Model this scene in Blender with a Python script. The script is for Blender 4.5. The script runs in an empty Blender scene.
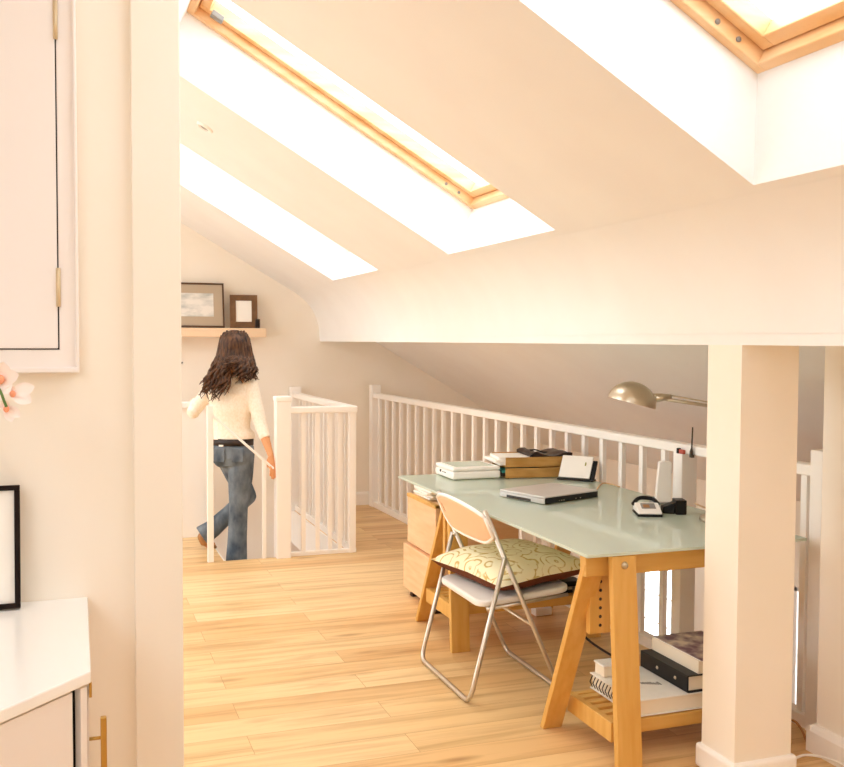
import bpy, bmesh, math, random
from mathutils import Vector, Matrix
random.seed(7)
SC = bpy.context.scene
COL = SC.collection
R = math.radians

# ------------------------------------------------------------------ helpers
def bx(bm, x0, x1, y0, y1, z0, z1, bev=0.0, seg=2, rot=None, pivot=None):
    """box between two corners, optional bevel, optional rotation matrix about pivot"""
    vs = [bm.verts.new((x, y, z)) for x in (x0, x1) for y in (y0, y1) for z in (z0, z1)]
    idx = [(0, 1, 3, 2), (4, 6, 7, 5), (0, 4, 5, 1), (2, 3, 7, 6), (0, 2, 6, 4), (1, 5, 7, 3)]
    fs = [bm.faces.new([vs[i] for i in f]) for f in idx]
    es = list({e for f in fs for e in f.edges})
    if rot is not None:
        pv = Vector(pivot) if pivot is not None else Vector(((x0+x1)/2, (y0+y1)/2, (z0+z1)/2))
        for v in vs: v.co = pv + rot @ (v.co - pv)
    if bev > 0:
        bmesh.ops.bevel(bm, geom=es, offset=bev, segments=seg, profile=0.5, affect='EDGES')
    return vs

def prism(bm, pts, h, axis, bev=0.0):
    """extrude a polygon (list of 3d points) along vector axis*h"""
    a = Vector(axis) * h
    lo = [bm.verts.new(p) for p in pts]
    hi = [bm.verts.new(Vector(p) + a) for p in pts]
    n = len(pts)
    fs = [bm.faces.new(lo[::-1]), bm.faces.new(hi)]
    for i in range(n):
        j = (i+1) % n
        fs.append(bm.faces.new((lo[i], lo[j], hi[j], hi[i])))
    bmesh.ops.recalc_face_normals(bm, faces=fs)
    if bev > 0:
        es = list({e for f in fs for e in f.edges})
        bmesh.ops.bevel(bm, geom=es, offset=bev, segments=2, profile=0.5, affect='EDGES')

def bar(bm, p, q, w, t, up=(0, 0, 1), bev=0.0):
    """board from p to q: width w along up-ish side, thickness t across"""
    p, q = Vector(p), Vector(q)
    d = (q-p).normalized()
    s = d.cross(Vector(up)).normalized()
    u = s.cross(d).normalized()
    pts = [p + u*(w/2) + s*(t/2), p - u*(w/2) + s*(t/2), p - u*(w/2) - s*(t/2), p + u*(w/2) - s*(t/2)]
    prism(bm, pts, (q-p).length, d, bev)

def sweep(bm, pts, rad, n=10, ref=(0, 0, 1), cap=True, round_caps=False):
    """tube along pts; rad is one radius, a list, or a list of (side, other)"""
    P = [Vector(p) for p in pts]
    m = len(P)
    if not isinstance(rad, (list, tuple)): rad = [rad]*m
    rr = [(r, r) if not isinstance(r, (list, tuple)) else r for r in rad]
    T = []
    for i in range(m):
        t = P[min(i+1, m-1)] - P[max(i-1, 0)]
        T.append(t.normalized() if t.length > 1e-9 else Vector((0, 0, 1)))
    rf = Vector(ref)
    if abs(T[0].dot(rf)) > .95: rf = Vector((1, 0, 0)) if abs(T[0].x) < .9 else Vector((0, 1, 0))
    N = (rf - T[0]*rf.dot(T[0])).normalized()
    if round_caps:
        P2, T2, R2 = [], [], []
        for k in (3, 2, 1):
            a = k/3*math.pi/2*.97
            P2.append(P[0]-T[0]*math.sin(a)*max(rr[0])); T2.append(T[0]); R2.append((rr[0][0]*math.cos(a), rr[0][1]*math.cos(a)))
        P2 += P; T2 += T; R2 += list(rr)
        for k in (1, 2, 3):
            a = k/3*math.pi/2*.97
            P2.append(P[-1]+T[-1]*math.sin(a)*max(rr[-1])); T2.append(T[-1]); R2.append((rr[-1][0]*math.cos(a), rr[-1][1]*math.cos(a)))
        P, T, rr = P2, T2, R2
        m = len(P)
    rings = []
    for i in range(m):
        N = (N - T[i]*N.dot(T[i]))
        N = N.normalized() if N.length > 1e-9 else T[i].orthogonal().normalized()
        B = T[i].cross(N)
        rings.append([bm.verts.new(P[i] + B*(math.cos(2*math.pi*k/n)*rr[i][0]) + N*(math.sin(2*math.pi*k/n)*rr[i][1])) for k in range(n)])
    fs = []
    for i in range(m-1):
        for k in range(n):
            fs.append(bm.faces.new((rings[i][k], rings[i][(k+1) % n], rings[i+1][(k+1) % n], rings[i+1][k])))
    if cap:
        fs.append(bm.faces.new(rings[0][::-1])); fs.append(bm.faces.new(rings[-1]))
    for f in fs: f.smooth = True
    bmesh.ops.recalc_face_normals(bm, faces=fs)

def fillet(pts, r=.03, n=5):
    """round the corners of a polyline"""
    P = [Vector(p) for p in pts]; out = [P[0]]
    for i in range(1, len(P)-1):
        a, b, c = P[i-1], P[i], P[i+1]
        d1 = (a-b); d2 = (c-b)
        q = min(r, d1.length*.45, d2.length*.45)
        s, e = b+d1.normalized()*q, b+d2.normalized()*q
        for k in range(n+1):
            t = k/n
            out.append(s*(1-t)**2 + b*2*t*(1-t) + e*t*t)
    out.append(P[-1])
    return out

def smooth_line(pts, n=6):
    """Catmull-Rom through pts"""
    P = [Vector(p) for p in pts]; P = [P[0]*2-P[1]] + P + [P[-1]*2-P[-2]]; out = []
    for i in range(1, len(P)-2):
        for k in range(n):
            t = k/n
            a, b, c, d = P[i-1], P[i], P[i+1], P[i+2]
            out.append(.5*((2*b)+(c-a)*t+(2*a-5*b+4*c-d)*t*t+(3*b-a-3*c+d)*t**3))
    out.append(P[-2])
    return out

def lathe(bm, prof, c=(0, 0, 0), axis=(0, 0, 1), n=24):
    """prof: (radius, height) pairs turned about axis through c"""
    a = Vector(axis).normalized(); u = a.orthogonal().normalized(); v = a.cross(u); c = Vector(c)
    rings = []
    for r, h in prof:
        r = max(r, 1e-5)
        rings.append([bm.verts.new(c + a*h + u*(r*math.cos(2*math.pi*k/n)) + v*(r*math.sin(2*math.pi*k/n))) for k in range(n)])
    fs = []
    for i in range(len(rings)-1):
        for k in range(n):
            fs.append(bm.faces.new((rings[i][k], rings[i][(k+1) % n], rings[i+1][(k+1) % n], rings[i+1][k])))
    for f in fs: f.smooth = True
    bmesh.ops.recalc_face_normals(bm, faces=fs)

def ball(bm, c, r, n=16, m=10, rot=None):
    rx, ry, rz = r if isinstance(r, (tuple, list)) else (r, r, r)
    M = Matrix.Translation(Vector(c)) @ (rot.to_4x4() if rot is not None else Matrix.Identity(4)) @ Matrix.Diagonal((rx, ry, rz, 1))
    res = bmesh.ops.create_uvsphere(bm, u_segments=n, v_segments=m, radius=1, matrix=M)
    for v in res['verts']:
        for f in v.link_faces: f.smooth = True

def world_of(p):
    M = Matrix.Identity(4)
    chain = []
    while p is not None:
        chain.append(p); p = p.parent
    for o in reversed(chain): M = M @ o.matrix_basis
    return M

def obj(name, bm, m, parent=None, local=False, smooth=None):
    """link a bmesh as ONE object; vertices are given in world space unless local"""
    me = bpy.data.meshes.new(name)
    if parent is not None and not local:
        bm.transform(world_of(parent).inverted())
    bm.to_mesh(me); bm.free()
    o = bpy.data.objects.new(name, me); COL.objects.link(o)
    for k in (m if isinstance(m, (list, tuple)) else [m]): me.materials.append(k)
    if parent is not None: o.parent = parent
    if smooth is not None:
        for f in me.polygons: f.use_smooth = smooth
    return o

def tag(o, label, cat, group=None, kind=None):
    o['label'] = label; o['category'] = cat
    if group: o['group'] = group
    if kind: o['kind'] = kind
    return o

def thing(name, label, cat, loc=(0, 0, 0), rz=0.0, group=None):
    o = bpy.data.objects.new(name, None); COL.objects.link(o)
    o.empty_display_size = .05
    o.location = loc; o.rotation_euler = (0, 0, rz)
    return tag(o, label, cat, group)

def struct(name, bm, m, parent=None):
    o = obj(name, bm, m, parent)
    if parent is None: o['kind'] = 'structure'
    return o

def B(): return bmesh.new()

def one(name, m, parent, *boxes, bev=.003):
    b = B()
    for q in boxes: bx(b, *q, bev=bev)
    return obj(name, b, m, parent)

# ------------------------------------------------------------------ materials
def lin(h):
    h = h.lstrip('#'); c = [int(h[i:i+2], 16)/255 for i in (0, 2, 4)]
    return tuple((x/12.92 if x <= .04045 else ((x+.055)/1.055)**2.4) for x in c) + (1,)

def mat(name, color, rough=.5, metal=0.0, spec=.5, **kw):
    m = bpy.data.materials.new(name); m.use_nodes = True
    b = m.node_tree.nodes['Principled BSDF']
    b.inputs['Base Color'].default_value = lin(color) if isinstance(color, str) else color
    b.inputs['Roughness'].default_value = rough
    b.inputs['Metallic'].default_value = metal
    b.inputs['Specular IOR Level'].default_value = spec
    for k, v in kw.items(): b.inputs[k].default_value = v
    return m

def nodes(m): return m.node_tree.nodes, m.node_tree.links, m.node_tree.nodes['Principled BSDF']

def speckle(m, c1, c2, scale=(8, 8, 8), detail=4, bump=0.0, lo=.35, hi=.65, coord='Object', dist=0.0):
    """two-tone noise colour, optional bump"""
    N, L, b = nodes(m)
    tc = N.new('ShaderNodeTexCoord'); mp = N.new('ShaderNodeMapping')
    mp.inputs['Scale'].default_value = scale
    nz = N.new('ShaderNodeTexNoise'); nz.inputs['Scale'].default_value = 1; nz.inputs['Detail'].default_value = detail
    nz.inputs['Distortion'].default_value = dist
    cr = N.new('ShaderNodeValToRGB')
    cr.color_ramp.elements[0].position = lo; cr.color_ramp.elements[1].position = hi
    cr.color_ramp.elements[0].color = lin(c1); cr.color_ramp.elements[1].color = lin(c2)
    L.new(tc.outputs[coord], mp.inputs['Vector']); L.new(mp.outputs[0], nz.inputs['Vector'])
    L.new(nz.outputs['Fac'], cr.inputs[0]); L.new(cr.outputs[0], b.inputs['Base Color'])
    if bump:
        bp = N.new('ShaderNodeBump'); bp.inputs['Strength'].default_value = bump; bp.inputs['Distance'].default_value = .002
        L.new(nz.outputs['Fac'], bp.inputs['Height']); L.new(bp.outputs[0], b.inputs['Normal'])
    return m

WALL = speckle(mat('wall_paint', '#f6eade', .85, spec=.2), '#f3ebdd', '#f5ede1', (3, 3, 3), 2)
CEIL = speckle(mat('ceiling_paint', '#f7ece2', .85, spec=.2), '#edebe9', '#efeeec', (3, 3, 3), 2)
TRIM = mat('white_gloss_paint', '#f8f4ef', .35)
CUPB = mat('cupboard_paint', '#f1eae5', .4)
WTOP = mat('white_worktop', '#fbf9f6', .2)
BLACK = mat('black_plastic', '#110d0b', .45, spec=.3)
EBONY = mat('ebony_frame', '#1d0f09', .6, spec=.15)
DARK = mat('dark_brown', '#2a1810', .45)
STEEL = mat('brushed_nickel', '#c9bda8', .28, 1.0)
CHROME = mat('silver_tube', '#cdc3b6', .3, .9)
HINGE = mat('cream_hinge', '#dcc7a2', .4, .3)
BRASS = mat('brass', '#c9a25a', .3, 1.0)
GREY = mat('grey_plastic', '#8d8a86', .5)
SILVER = mat('silver_lid', '#c8c3be', .35, .35)
WHITEP = mat('white_plastic', '#f4f0ea', .35)
PAPER = mat('white_paper', '#f5f1ea', .8)
CREAM = mat('cream_pages', '#efe4cf', .8)
PEACH = mat('chair_plastic', '#f2c8a4', .45)
SEATP = mat('seat_plastic', '#e9e4de', .4)
SKIN = mat('skin', '#d99a68', .55)
SHOE = mat('tan_leather', '#a87544', .5)
CORD = mat('beige_cord', '#c9a880', .6)
CORDD = mat('dark_cord', '#3a2a22', .6)
PINE = speckle(mat('pine_trestle', '#d69a4c', .45), '#d39e4a', '#dfb062', (30, 30, 2.2), 4, lo=.3, hi=.7)
PINEX = speckle(mat('pine_rail', '#d69a4c', .45), '#d39e4a', '#dfb062', (2.2, 30, 30), 4, lo=.3, hi=.7)
VELUX = speckle(mat('lacquered_pine', '#e6b070', .35), '#e8bb84', '#f0cda0', (3, 3, 25), 3)
BIRCH = speckle(mat('birch_veneer', '#e6b885', .45), '#e6ba8c', '#eec8a0', (4, 4, 30), 3)
TRAYW = speckle(mat('tray_wood', '#b98a45', .5), '#b07f3a', '#c29450', (10, 10, 40), 3)
SHELFW = mat('pale_shelf', '#f0d2b0', .5)
FRAMEB = speckle(mat('brown_frame', '#6e4a24', .45), '#65421e', '#7a5430', (20, 20, 20), 3)
FRAMED = mat('dark_frame', '#54371f', .4)
MATG = mat('grey_mat', '#b9a892', .8)
HAIR = speckle(mat('brown_hair', '#3d2415', .5, spec=.3), '#2a180d', '#634026', (60, 60, 9), 3, bump=.4)
KNIT = speckle(mat('cream_knit', '#f3e6d4', .9, spec=.2), '#efe0cc', '#f6ecdd', (90, 90, 60), 2, bump=.3)
BELT = mat('black_belt', '#2a1b12', .5)
DENIM = speckle(mat('denim', '#4c6076', .85, spec=.2), '#47525e', '#8b949c', (9, 9, 6), 5, lo=.35, hi=.72)
PETALW = mat('white_petal', '#fbefe8', .6)
PETALP = mat('pink_petal', '#f3a37c', .6)
LEAF = mat('green_leaf', '#5a7a3c', .5)
POT = mat('white_pot', '#f2eee8', .3)
REDM = mat('red_mark', '#a84b3c', .5)
TEAL = mat('teal_card', '#2f8a80', .5)
ANT = mat('antenna_rubber', '#3c3328', .5)

def floor_material():
    m = mat('oak_boards', '#e8bb86', .38, spec=.35)
    N, L, b = nodes(m)
    tc = N.new('ShaderNodeTexCoord')
    mp = N.new('ShaderNodeMapping'); mp.inputs['Location'].default_value = (.37, -3.48+.176*30, 0)
    L.new(tc.outputs['Object'], mp.inputs['Vector'])
    br = N.new('ShaderNodeTexBrick')
    br.offset = .37; br.offset_frequency = 2; br.squash = 1
    br.inputs['Scale'].default_value = 1; br.inputs['Mortar Size'].default_value = .0012
    br.inputs['Mortar Smooth'].default_value = .3; br.inputs['Bias'].default_value = 0
    br.inputs['Brick Width'].default_value = 1.55; br.inputs['Row Height'].default_value = .176
    br.inputs['Color1'].default_value = (0, 0, 0, 1); br.inputs['Color2'].default_value = (1, 1, 1, 1)
    br.inputs['Mortar'].default_value = (.5, .5, .5, 1)
    L.new(mp.outputs[0], br.inputs['Vector'])
    tone = N.new('ShaderNodeValToRGB')
    tone.color_ramp.elements[0].color = lin('#ddb077'); tone.color_ramp.elements[1].color = lin('#eecd99')
    e = tone.color_ramp.elements.new(.5); e.color = lin('#e6c088')
    L.new(br.outputs['Color'], tone.inputs[0])
    # grain: stretched along the boards, shifted per board
    sh = N.new('ShaderNodeVectorMath'); sh.operation = 'MULTIPLY_ADD'
    sh.inputs[1].default_value = (1.1, 16, 1)
    comb = N.new('ShaderNodeCombineXYZ'); k = N.new('ShaderNodeMath'); k.operation = 'MULTIPLY'; k.inputs[1].default_value = 37
    sp = N.new('ShaderNodeSeparateColor'); L.new(br.outputs['Color'], sp.inputs[0]); L.new(sp.outputs[0], k.inputs[0])
    L.new(k.outputs[0], comb.inputs[0]); L.new(k.outputs[0], comb.inputs[1])
    L.new(mp.outputs[0], sh.inputs[0]); L.new(comb.outputs[0], sh.inputs[2])
    g = N.new('ShaderNodeTexNoise'); g.inputs['Scale'].default_value = 1; g.inputs['Detail'].default_value = 6; g.inputs['Roughness'].default_value = .62
    g.inputs['Distortion'].default_value = .6
    L.new(sh.outputs[0], g.inputs['Vector'])
    gr = N.new('ShaderNodeValToRGB')
    gr.color_ramp.elements[0].position = .30; gr.color_ramp.elements[0].color = (.62, .50, .38, 1)
    gr.color_ramp.elements[1].position = .55; gr.color_ramp.elements[1].color = (1, 1, 1, 1)
    L.new(g.outputs['Fac'], gr.inputs[0])
    mx = N.new('ShaderNodeMix'); mx.data_type = 'RGBA'; mx.blend_type = 'MULTIPLY'; mx.inputs[0].default_value = .75
    L.new(tone.outputs[0], mx.inputs[6]); L.new(gr.outputs[0], mx.inputs[7])
    # knots
    kv = N.new('ShaderNodeVectorMath'); kv.operation = 'MULTIPLY'; kv.inputs[1].default_value = (1.5, 5.2, 1)
    L.new(mp.outputs[0], kv.inputs[0])
    vo = N.new('ShaderNodeTexVoronoi'); vo.inputs['Scale'].default_value = 1.0
    L.new(kv.outputs[0], vo.inputs['Vector'])
    kr = N.new('ShaderNodeValToRGB')
    kr.color_ramp.elements[0].position = .03; kr.color_ramp.elements[0].color = (.42, .27, .15, 1)
    kr.color_ramp.elements[1].position = .16; kr.color_ramp.elements[1].color = (1, 1, 1, 1)
    L.new(vo.outputs['Distance'], kr.inputs[0])
    m2 = N.new('ShaderNodeMix'); m2.data_type = 'RGBA'; m2.blend_type = 'MULTIPLY'; m2.inputs[0].default_value = .6
    L.new(mx.outputs[2], m2.inputs[6]); L.new(kr.outputs[0], m2.inputs[7])
    # seams
    m3 = N.new('ShaderNodeMix'); m3.data_type = 'RGBA'; m3.inputs[7].default_value = lin('#a87440')
    f = N.new('ShaderNodeMath'); f.operation = 'MULTIPLY'; f.inputs[1].default_value = .8
    L.new(br.outputs['Fac'], f.inputs[0]); L.new(f.outputs[0], m3.inputs[0]); L.new(m2.outputs[2], m3.inputs[6])
    L.new(m3.outputs[2], b.inputs['Base Color'])
    return m
FLOOR = floor_material()

def pane_material(name, tint, refl=.08):
    m = bpy.data.materials.new(name); m.use_nodes = True
    N, L = m.node_tree.nodes, m.node_tree.links
    N.remove(N['Principled BSDF'])
    t = N.new('ShaderNodeBsdfTransparent'); t.inputs[0].default_value = tint
    g = N.new('ShaderNodeBsdfGlossy'); g.inputs['Roughness'].default_value = .02
    mx = N.new('ShaderNodeMixShader'); mx.inputs[0].default_value = refl; L.new(t.outputs[0], mx.inputs[1]); L.new(g.outputs[0], mx.inputs[2])
    L.new(mx.outputs[0], N['Material Output'].inputs[0])
    return m
PANE = pane_material('window_pane', (.97, .98, .98, 1), .05)

def frosted():
    m = mat('frosted_green_glass', '#dfe9df', .06, spec=.8)
    N, L, b = nodes(m)
    t = N.new('ShaderNodeBsdfTransparent'); t.inputs[0].default_value = lin('#e4efe5')
    tl = N.new('ShaderNodeBsdfTranslucent'); tl.inputs[0].default_value = lin('#dceade')
    a = N.new('ShaderNodeMixShader'); a.inputs[0].default_value = .18
    L.new(b.outputs[0], a.inputs[1]); L.new(t.outputs[0], a.inputs[2])
    c = N.new('ShaderNodeMixShader'); c.inputs[0].default_value = .22
    L.new(a.outputs[0], c.inputs[1]); L.new(tl.outputs[0], c.inputs[2])
    L.new(c.outputs[0], N['Material Output'].inputs[0])
    return m
FROST = frosted()

def cushion_material():
    m = mat('patterned_cotton', '#efe6b4', .85, spec=.2)
    N, L, b = nodes(m)
    tc = N.new('ShaderNodeTexCoord')
    nz = N.new('ShaderNodeTexNoise'); nz.inputs['Scale'].default_value = 5; nz.inputs['Detail'].default_value = 2
    add = N.new('ShaderNodeVectorMath'); add.operation = 'MULTIPLY_ADD'; add.inputs[1].default_value = (.12, .12, 0)
    L.new(tc.outputs['Object'], nz.inputs['Vector']); L.new(nz.outputs['Color'], add.inputs[0]); L.new(tc.outputs['Object'], add.inputs[2])
    v = N.new('ShaderNodeTexVoronoi'); v.inputs['Scale'].default_value = 10
    L.new(add.outputs[0], v.inputs['Vector'])
    w = N.new('ShaderNodeMath'); w.operation = 'MULTIPLY'; w.inputs[1].default_value = 22
    s = N.new('ShaderNodeMath'); s.operation = 'SINE'
    L.new(v.outputs['Distance'], w.inputs[0]); L.new(w.outputs[0], s.inputs[0])
    n2 = N.new('ShaderNodeTexNoise'); n2.inputs['Scale'].default_value = 26; n2.inputs['Detail'].default_value = 3
    L.new(tc.outputs['Object'], n2.inputs['Vector'])
    ml = N.new('ShaderNodeMath'); ml.operation = 'MULTIPLY'; L.new(s.outputs[0], ml.inputs[0]); L.new(n2.outputs['Fac'], ml.inputs[1])
    cr = N.new('ShaderNodeValToRGB')
    cr.color_ramp.elements[0].position = .28; cr.color_ramp.elements[0].color = lin('#f4e8c4')
    cr.color_ramp.elements[1].position = .5; cr.color_ramp.elements[1].color = lin('#cdb06c')
    L.new(ml.outputs[0], cr.inputs[0]); L.new(cr.outputs[0], b.inputs['Base Color'])
    return m
CUSH = cushion_material()

def sketch(name, paper, ink, scale, lo=.45, hi=.62):
    m = mat(name, paper, .7)
    return speckle(m, ink, paper, scale, 5, lo=lo, hi=hi)
LANDSC = sketch('seascape_print', '#e9e6e0', '#b9bcb8', (6, 6, 16), .3, .55)
COVER = speckle(mat('purple_cover', '#8d6a78', .5), '#6d4a5c', '#d8c4ae', (14, 14, 14), 3, lo=.4, hi=.62)
MARKS = sketch('printed_cover', '#f3efe8', '#f0ebe3', (20, 20, 20))
INK = mat('grey_ink', '#8c857e', .8)
INKG = mat('olive_ink', '#98924f', .8)

# ------------------------------------------------------------------ camera
F_PX, YAW, PITCH, ROLL, EYE = 978.1, R(19.653), R(2.503), R(.25), 1.5
fw = Vector((math.sin(YAW)*math.cos(PITCH), math.cos(YAW)*math.cos(PITCH), -math.sin(PITCH)))
rt = Vector((math.cos(YAW), -math.sin(YAW), 0)); up = rt.cross(fw)
r2 = rt*math.cos(ROLL) + up*math.sin(ROLL); u2 = -rt*math.sin(ROLL) + up*math.cos(ROLL)
cam = bpy.data.cameras.new('camera'); co = bpy.data.objects.new('camera', cam); COL.objects.link(co)
cam.sensor_fit = 'HORIZONTAL'; cam.sensor_width = 36; cam.lens = F_PX/844*36; cam.clip_start = .02
Mx = Matrix((r2, u2, -fw)).transposed().to_4x4(); Mx.translation = (0, 0, EYE)
co.matrix_world = Mx
SC.camera = co

# ------------------------------------------------------------------ room shell
TH = R(30.2); CT, ST = math.cos(TH), math.sin(TH)
def SL(u, v, w): return Vector((1 + u*CT + w*ST, v, 2.42 - u*ST + w*CT))   # roof slope: u down the slope, v along the eaves, w out
def roof_z(x): return 2.42 - (x-1)*math.tan(TH)
XR = -.3; ZR = roof_z(XR)
YN, YF = -2.6, 8.55
FX = 2.65; XL = -2.6; XE = 4.3
VOX, VXX, VOY = .95, 1.83, 6.65
LOW = -2.6

b = B()
fx = lambda y: 2.665 - .0236*max(0, y-2.98)
for pl in ([(XL, YN), (fx(0), YN), (fx(0), 2.98), (fx(VOY), VOY), (XL, VOY)], [(XL, VOY), (VOX, VOY), (VOX, YF), (XL, YF)], [(VXX, VOY), (fx(VOY), VOY), (fx(YF), YF), (VXX, YF)]):
    prism(b, [(x, y, -.22) for x, y in pl], .22, (0, 0, 1))
struct('floor', b, FLOOR)
b = B(); bx(b, XL, XE, YN, YF, LOW-.1, LOW); struct('floor_lower', b, FLOOR)
b = B()
bx(b, VOX, VXX, VOY, VOY+.012, -.30, -.004); bx(b, VXX-.012, VXX, VOY, YF, -.30, -.004); bx(b, VOX, VOX+.012, VOY, YF, -.30, -.004)
struct('trim_3', b, TRIM)

def slope_slab(name, breaks_u, breaks_v, holes, P, t, m, slant):
    b = B()
    def q(*pts): b.faces.new([b.verts.new(p) for p in pts])
    for i in range(len(breaks_u)-1):
        for j in range(len(breaks_v)-1):
            u0, u1, v0, v1 = breaks_u[i], breaks_u[i+1], breaks_v[j], breaks_v[j+1]
            if (i, j) in holes:
                s = slant.get((i, j), 0)
                q(P(u0, v0, 0), P(u0, v1, 0), P(u0, v1, t), P(u0, v0, t))
                q(P(u1, v0, 0), P(u1, v0, t), P(u1, v1, t), P(u1, v1, 0)) if not s else q(P(u1, v0, 0), P(u1-s, v0, t), P(u1-s, v1, t), P(u1, v1, 0))
                q(P(u0, v0, 0), P(u0, v0, t), P(u1-s, v0, t), P(u1, v0, 0))
                q(P(u0, v1, 0), P(u1, v1, 0), P(u1-s, v1, t), P(u0, v1, t))
                if s: q(P(u1-s, v0, t), P(u1, v0, t), P(u1, v1, t), P(u1-s, v1, t))
            else:
                q(P(u0, v0, 0), P(u0, v1, 0), P(u1, v1, 0), P(u1, v0, 0))
                q(P(u0, v0, t), P(u1, v0, t), P(u1, v1, t), P(u0, v1, t))
    bmesh.ops.remove_doubles(b, verts=b.verts, dist=1e-5)
    bmesh.ops.recalc_face_normals(b, faces=b.faces)
    return struct(name, b, m)

UT, UB = -.721, .9465
WINS = [(1.16, 2.311, .20), (3.519, 4.70, 0.0), (5.92, 7.06, 0.0)]
bu = [(XR-1)/CT, UT, UB, (XE-1)/CT + .1]
bv = [YN, 1.16, 2.311, 3.519, 4.70, 5.92, 7.06, YF+.02]
slope_slab('ceiling', bu, bv, {(1, 1), (1, 3), (1, 5)}, SL, .36, CEIL, {(1, 1): .20})
def SLL(u, v, w):
    p = SL(u, v, w); return Vector((2*XR - p.x, p.y, p.z))
ADDED_LEFTW = [(-1.9, .9), (2.9, 5.1), (5.6, 8.1)]  # unseen skylights added on the opposite slope to raise the daylight
slope_slab('ceiling_left', [(XR-1)/CT, -.9, .6, (2*XR-XL-1)/CT + .1], [YN, -1.9, .9, 2.9, 5.1, 5.6, 8.1, YF+.02], {(1, 1), (1, 3), (1, 5)}, SLL, .36, CEIL, {})

def gable(name, y0, y1, m, door=None):
    b = B()
    zt = lambda x: (roof_z(x) if x > XR else roof_z(2*XR - x)) + .3
    xs = [XL-.12, XR, XE+.12]
    pts = [(xs[0], y0, LOW), (xs[2], y0, LOW), (xs[2], y0, zt(xs[2])), (xs[1], y0, zt(xs[1])), (xs[0], y0, zt(xs[0]))]
    prism(b, pts, y1-y0, (0, 1, 0))
    return struct(name, b, m)
gable('wall_far', YF, YF+.12, WALL)
# wall behind the camera, with an unseen window added for more light
b = B()
zt = lambda x: (roof_z(x) if x > XR else roof_z(2*XR - x)) + .3
WX0, WX1, WZ0, WZ1 = -1.7, .2, 1.0, 2.1
def gq(b, pts): prism(b, [(x, YN-.12, z) for x, z in pts], .12, (0, 1, 0))
gq(b, [(XL-.12, LOW), (WX0, LOW), (WX0, zt(WX0)), (XL-.12, zt(XL-.12))])
gq(b, [(WX0, LOW), (WX1, LOW), (WX1, WZ0), (WX0, WZ0)])
gq(b, [(WX0, WZ1), (WX1, WZ1), (WX1, zt(WX1)), (XR, zt(XR)), (WX0, zt(WX0))])
gq(b, [(WX1, LOW), (XE+.12, LOW), (XE+.12, zt(XE+.12)), (WX1, zt(WX1))])
struct('wall_back', b, WALL)
w6 = thing('window_6', '', '', (0, YN-.06, WZ0)); del w6['label'], w6['category']; w6['kind'] = 'structure'
b = B()
for x0, x1, z0, z1 in ((WX0, WX1, WZ0, WZ0+.06), (WX0, WX1, WZ1-.06, WZ1), (WX0, WX0+.06, WZ0, WZ1), (WX1-.06, WX1, WZ0, WZ1), (-.43, -.37, WZ0, WZ1)):
    bx(b, x0, x1, YN-.1, YN-.04, z0, z1)
obj('window_frame', b, TRIM, w6)
b = B(); bx(b, WX0+.05, WX1-.05, YN-.075, YN-.069, WZ0+.05, WZ1-.05); obj('pane', b, PANE, w6)
# left outer wall, eaves wall with two low windows
LW0, LW1, LZ0, LZ1 = 4.0, 7.9, .35, 1.6
b = B(); zt_ = roof_z(2*XR-XL)+.1
bx(b, XL-.12, XL, YN, LW0, LOW, zt_); bx(b, XL-.12, XL, LW1, YF, LOW, zt_); bx(b, XL-.12, XL, LW0, LW1, LOW, -2.4); bx(b, XL-.12, XL, LW0, LW1, -.45, LZ0); bx(b, XL-.12, XL, LW0, LW1, LZ1, zt_)
struct('wall_left', b, WALL)
w10 = thing('window_10', '', '', (XL-.06, (LW0+LW1)/2, LZ0)); del w10['label'], w10['category']; w10['kind'] = 'structure'  # unseen side window added to light the sloped ceiling evenly
b = B()
for y0, y1, z0, z1 in ((LW0, LW1, LZ0, LZ0+.06), (LW0, LW1, LZ1-.06, LZ1), (LW0, LW0+.06, LZ0, LZ1), (LW1-.06, LW1, LZ0, LZ1), (5.27, 5.33, LZ0, LZ1), (6.57, 6.63, LZ0, LZ1)): bx(b, XL-.09, XL-.03, y0, y1, z0, z1)
obj('window_frame', b, TRIM, w10)
b = B(); bx(b, XL-.063, XL-.057, LW0+.05, LW1-.05, LZ0+.05, LZ1-.05); obj('pane', b, PANE, w10)
w11 = thing('window_11', '', '', (XL-.06, (LW0+LW1)/2, -2.4)); del w11['label'], w11['category']; w11['kind'] = 'structure'  # unseen lower-floor window added to brighten the stair void
b = B()
for y0, y1, z0, z1 in ((LW0, LW1, -2.4, -2.34), (LW0, LW1, -.51, -.45), (LW0, LW0+.06, -2.4, -.45), (LW1-.06, LW1, -2.4, -.45), (5.92, 5.98, -2.4, -.45)): bx(b, XL-.09, XL-.03, y0, y1, z0, z1)
obj('window_frame', b, TRIM, w11)
b = B(); bx(b, XL-.063, XL-.057, LW0+.05, LW1-.05, -2.35, -.5); obj('pane', b, PANE, w11)
EW = [(6.34, 6.82, -.95, -.05), (4.76, 5.02, -.95, -.05)]
b = B()
ys = [YN, EW[1][0], EW[1][1], EW[0][0], EW[0][1], YF]
for k in range(5):
    y0, y1 = ys[k], ys[k+1]
    if k in (1, 3):
        bx(b, XE, XE+.12, y0, y1, LOW, -.95); bx(b, XE, XE+.12, y0, y1, -.05, roof_z(XE)+.12)
    else: bx(b, XE, XE+.12, y0, y1, LOW, roof_z(XE)+.12)
struct('wall_right', b, WALL)
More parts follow.
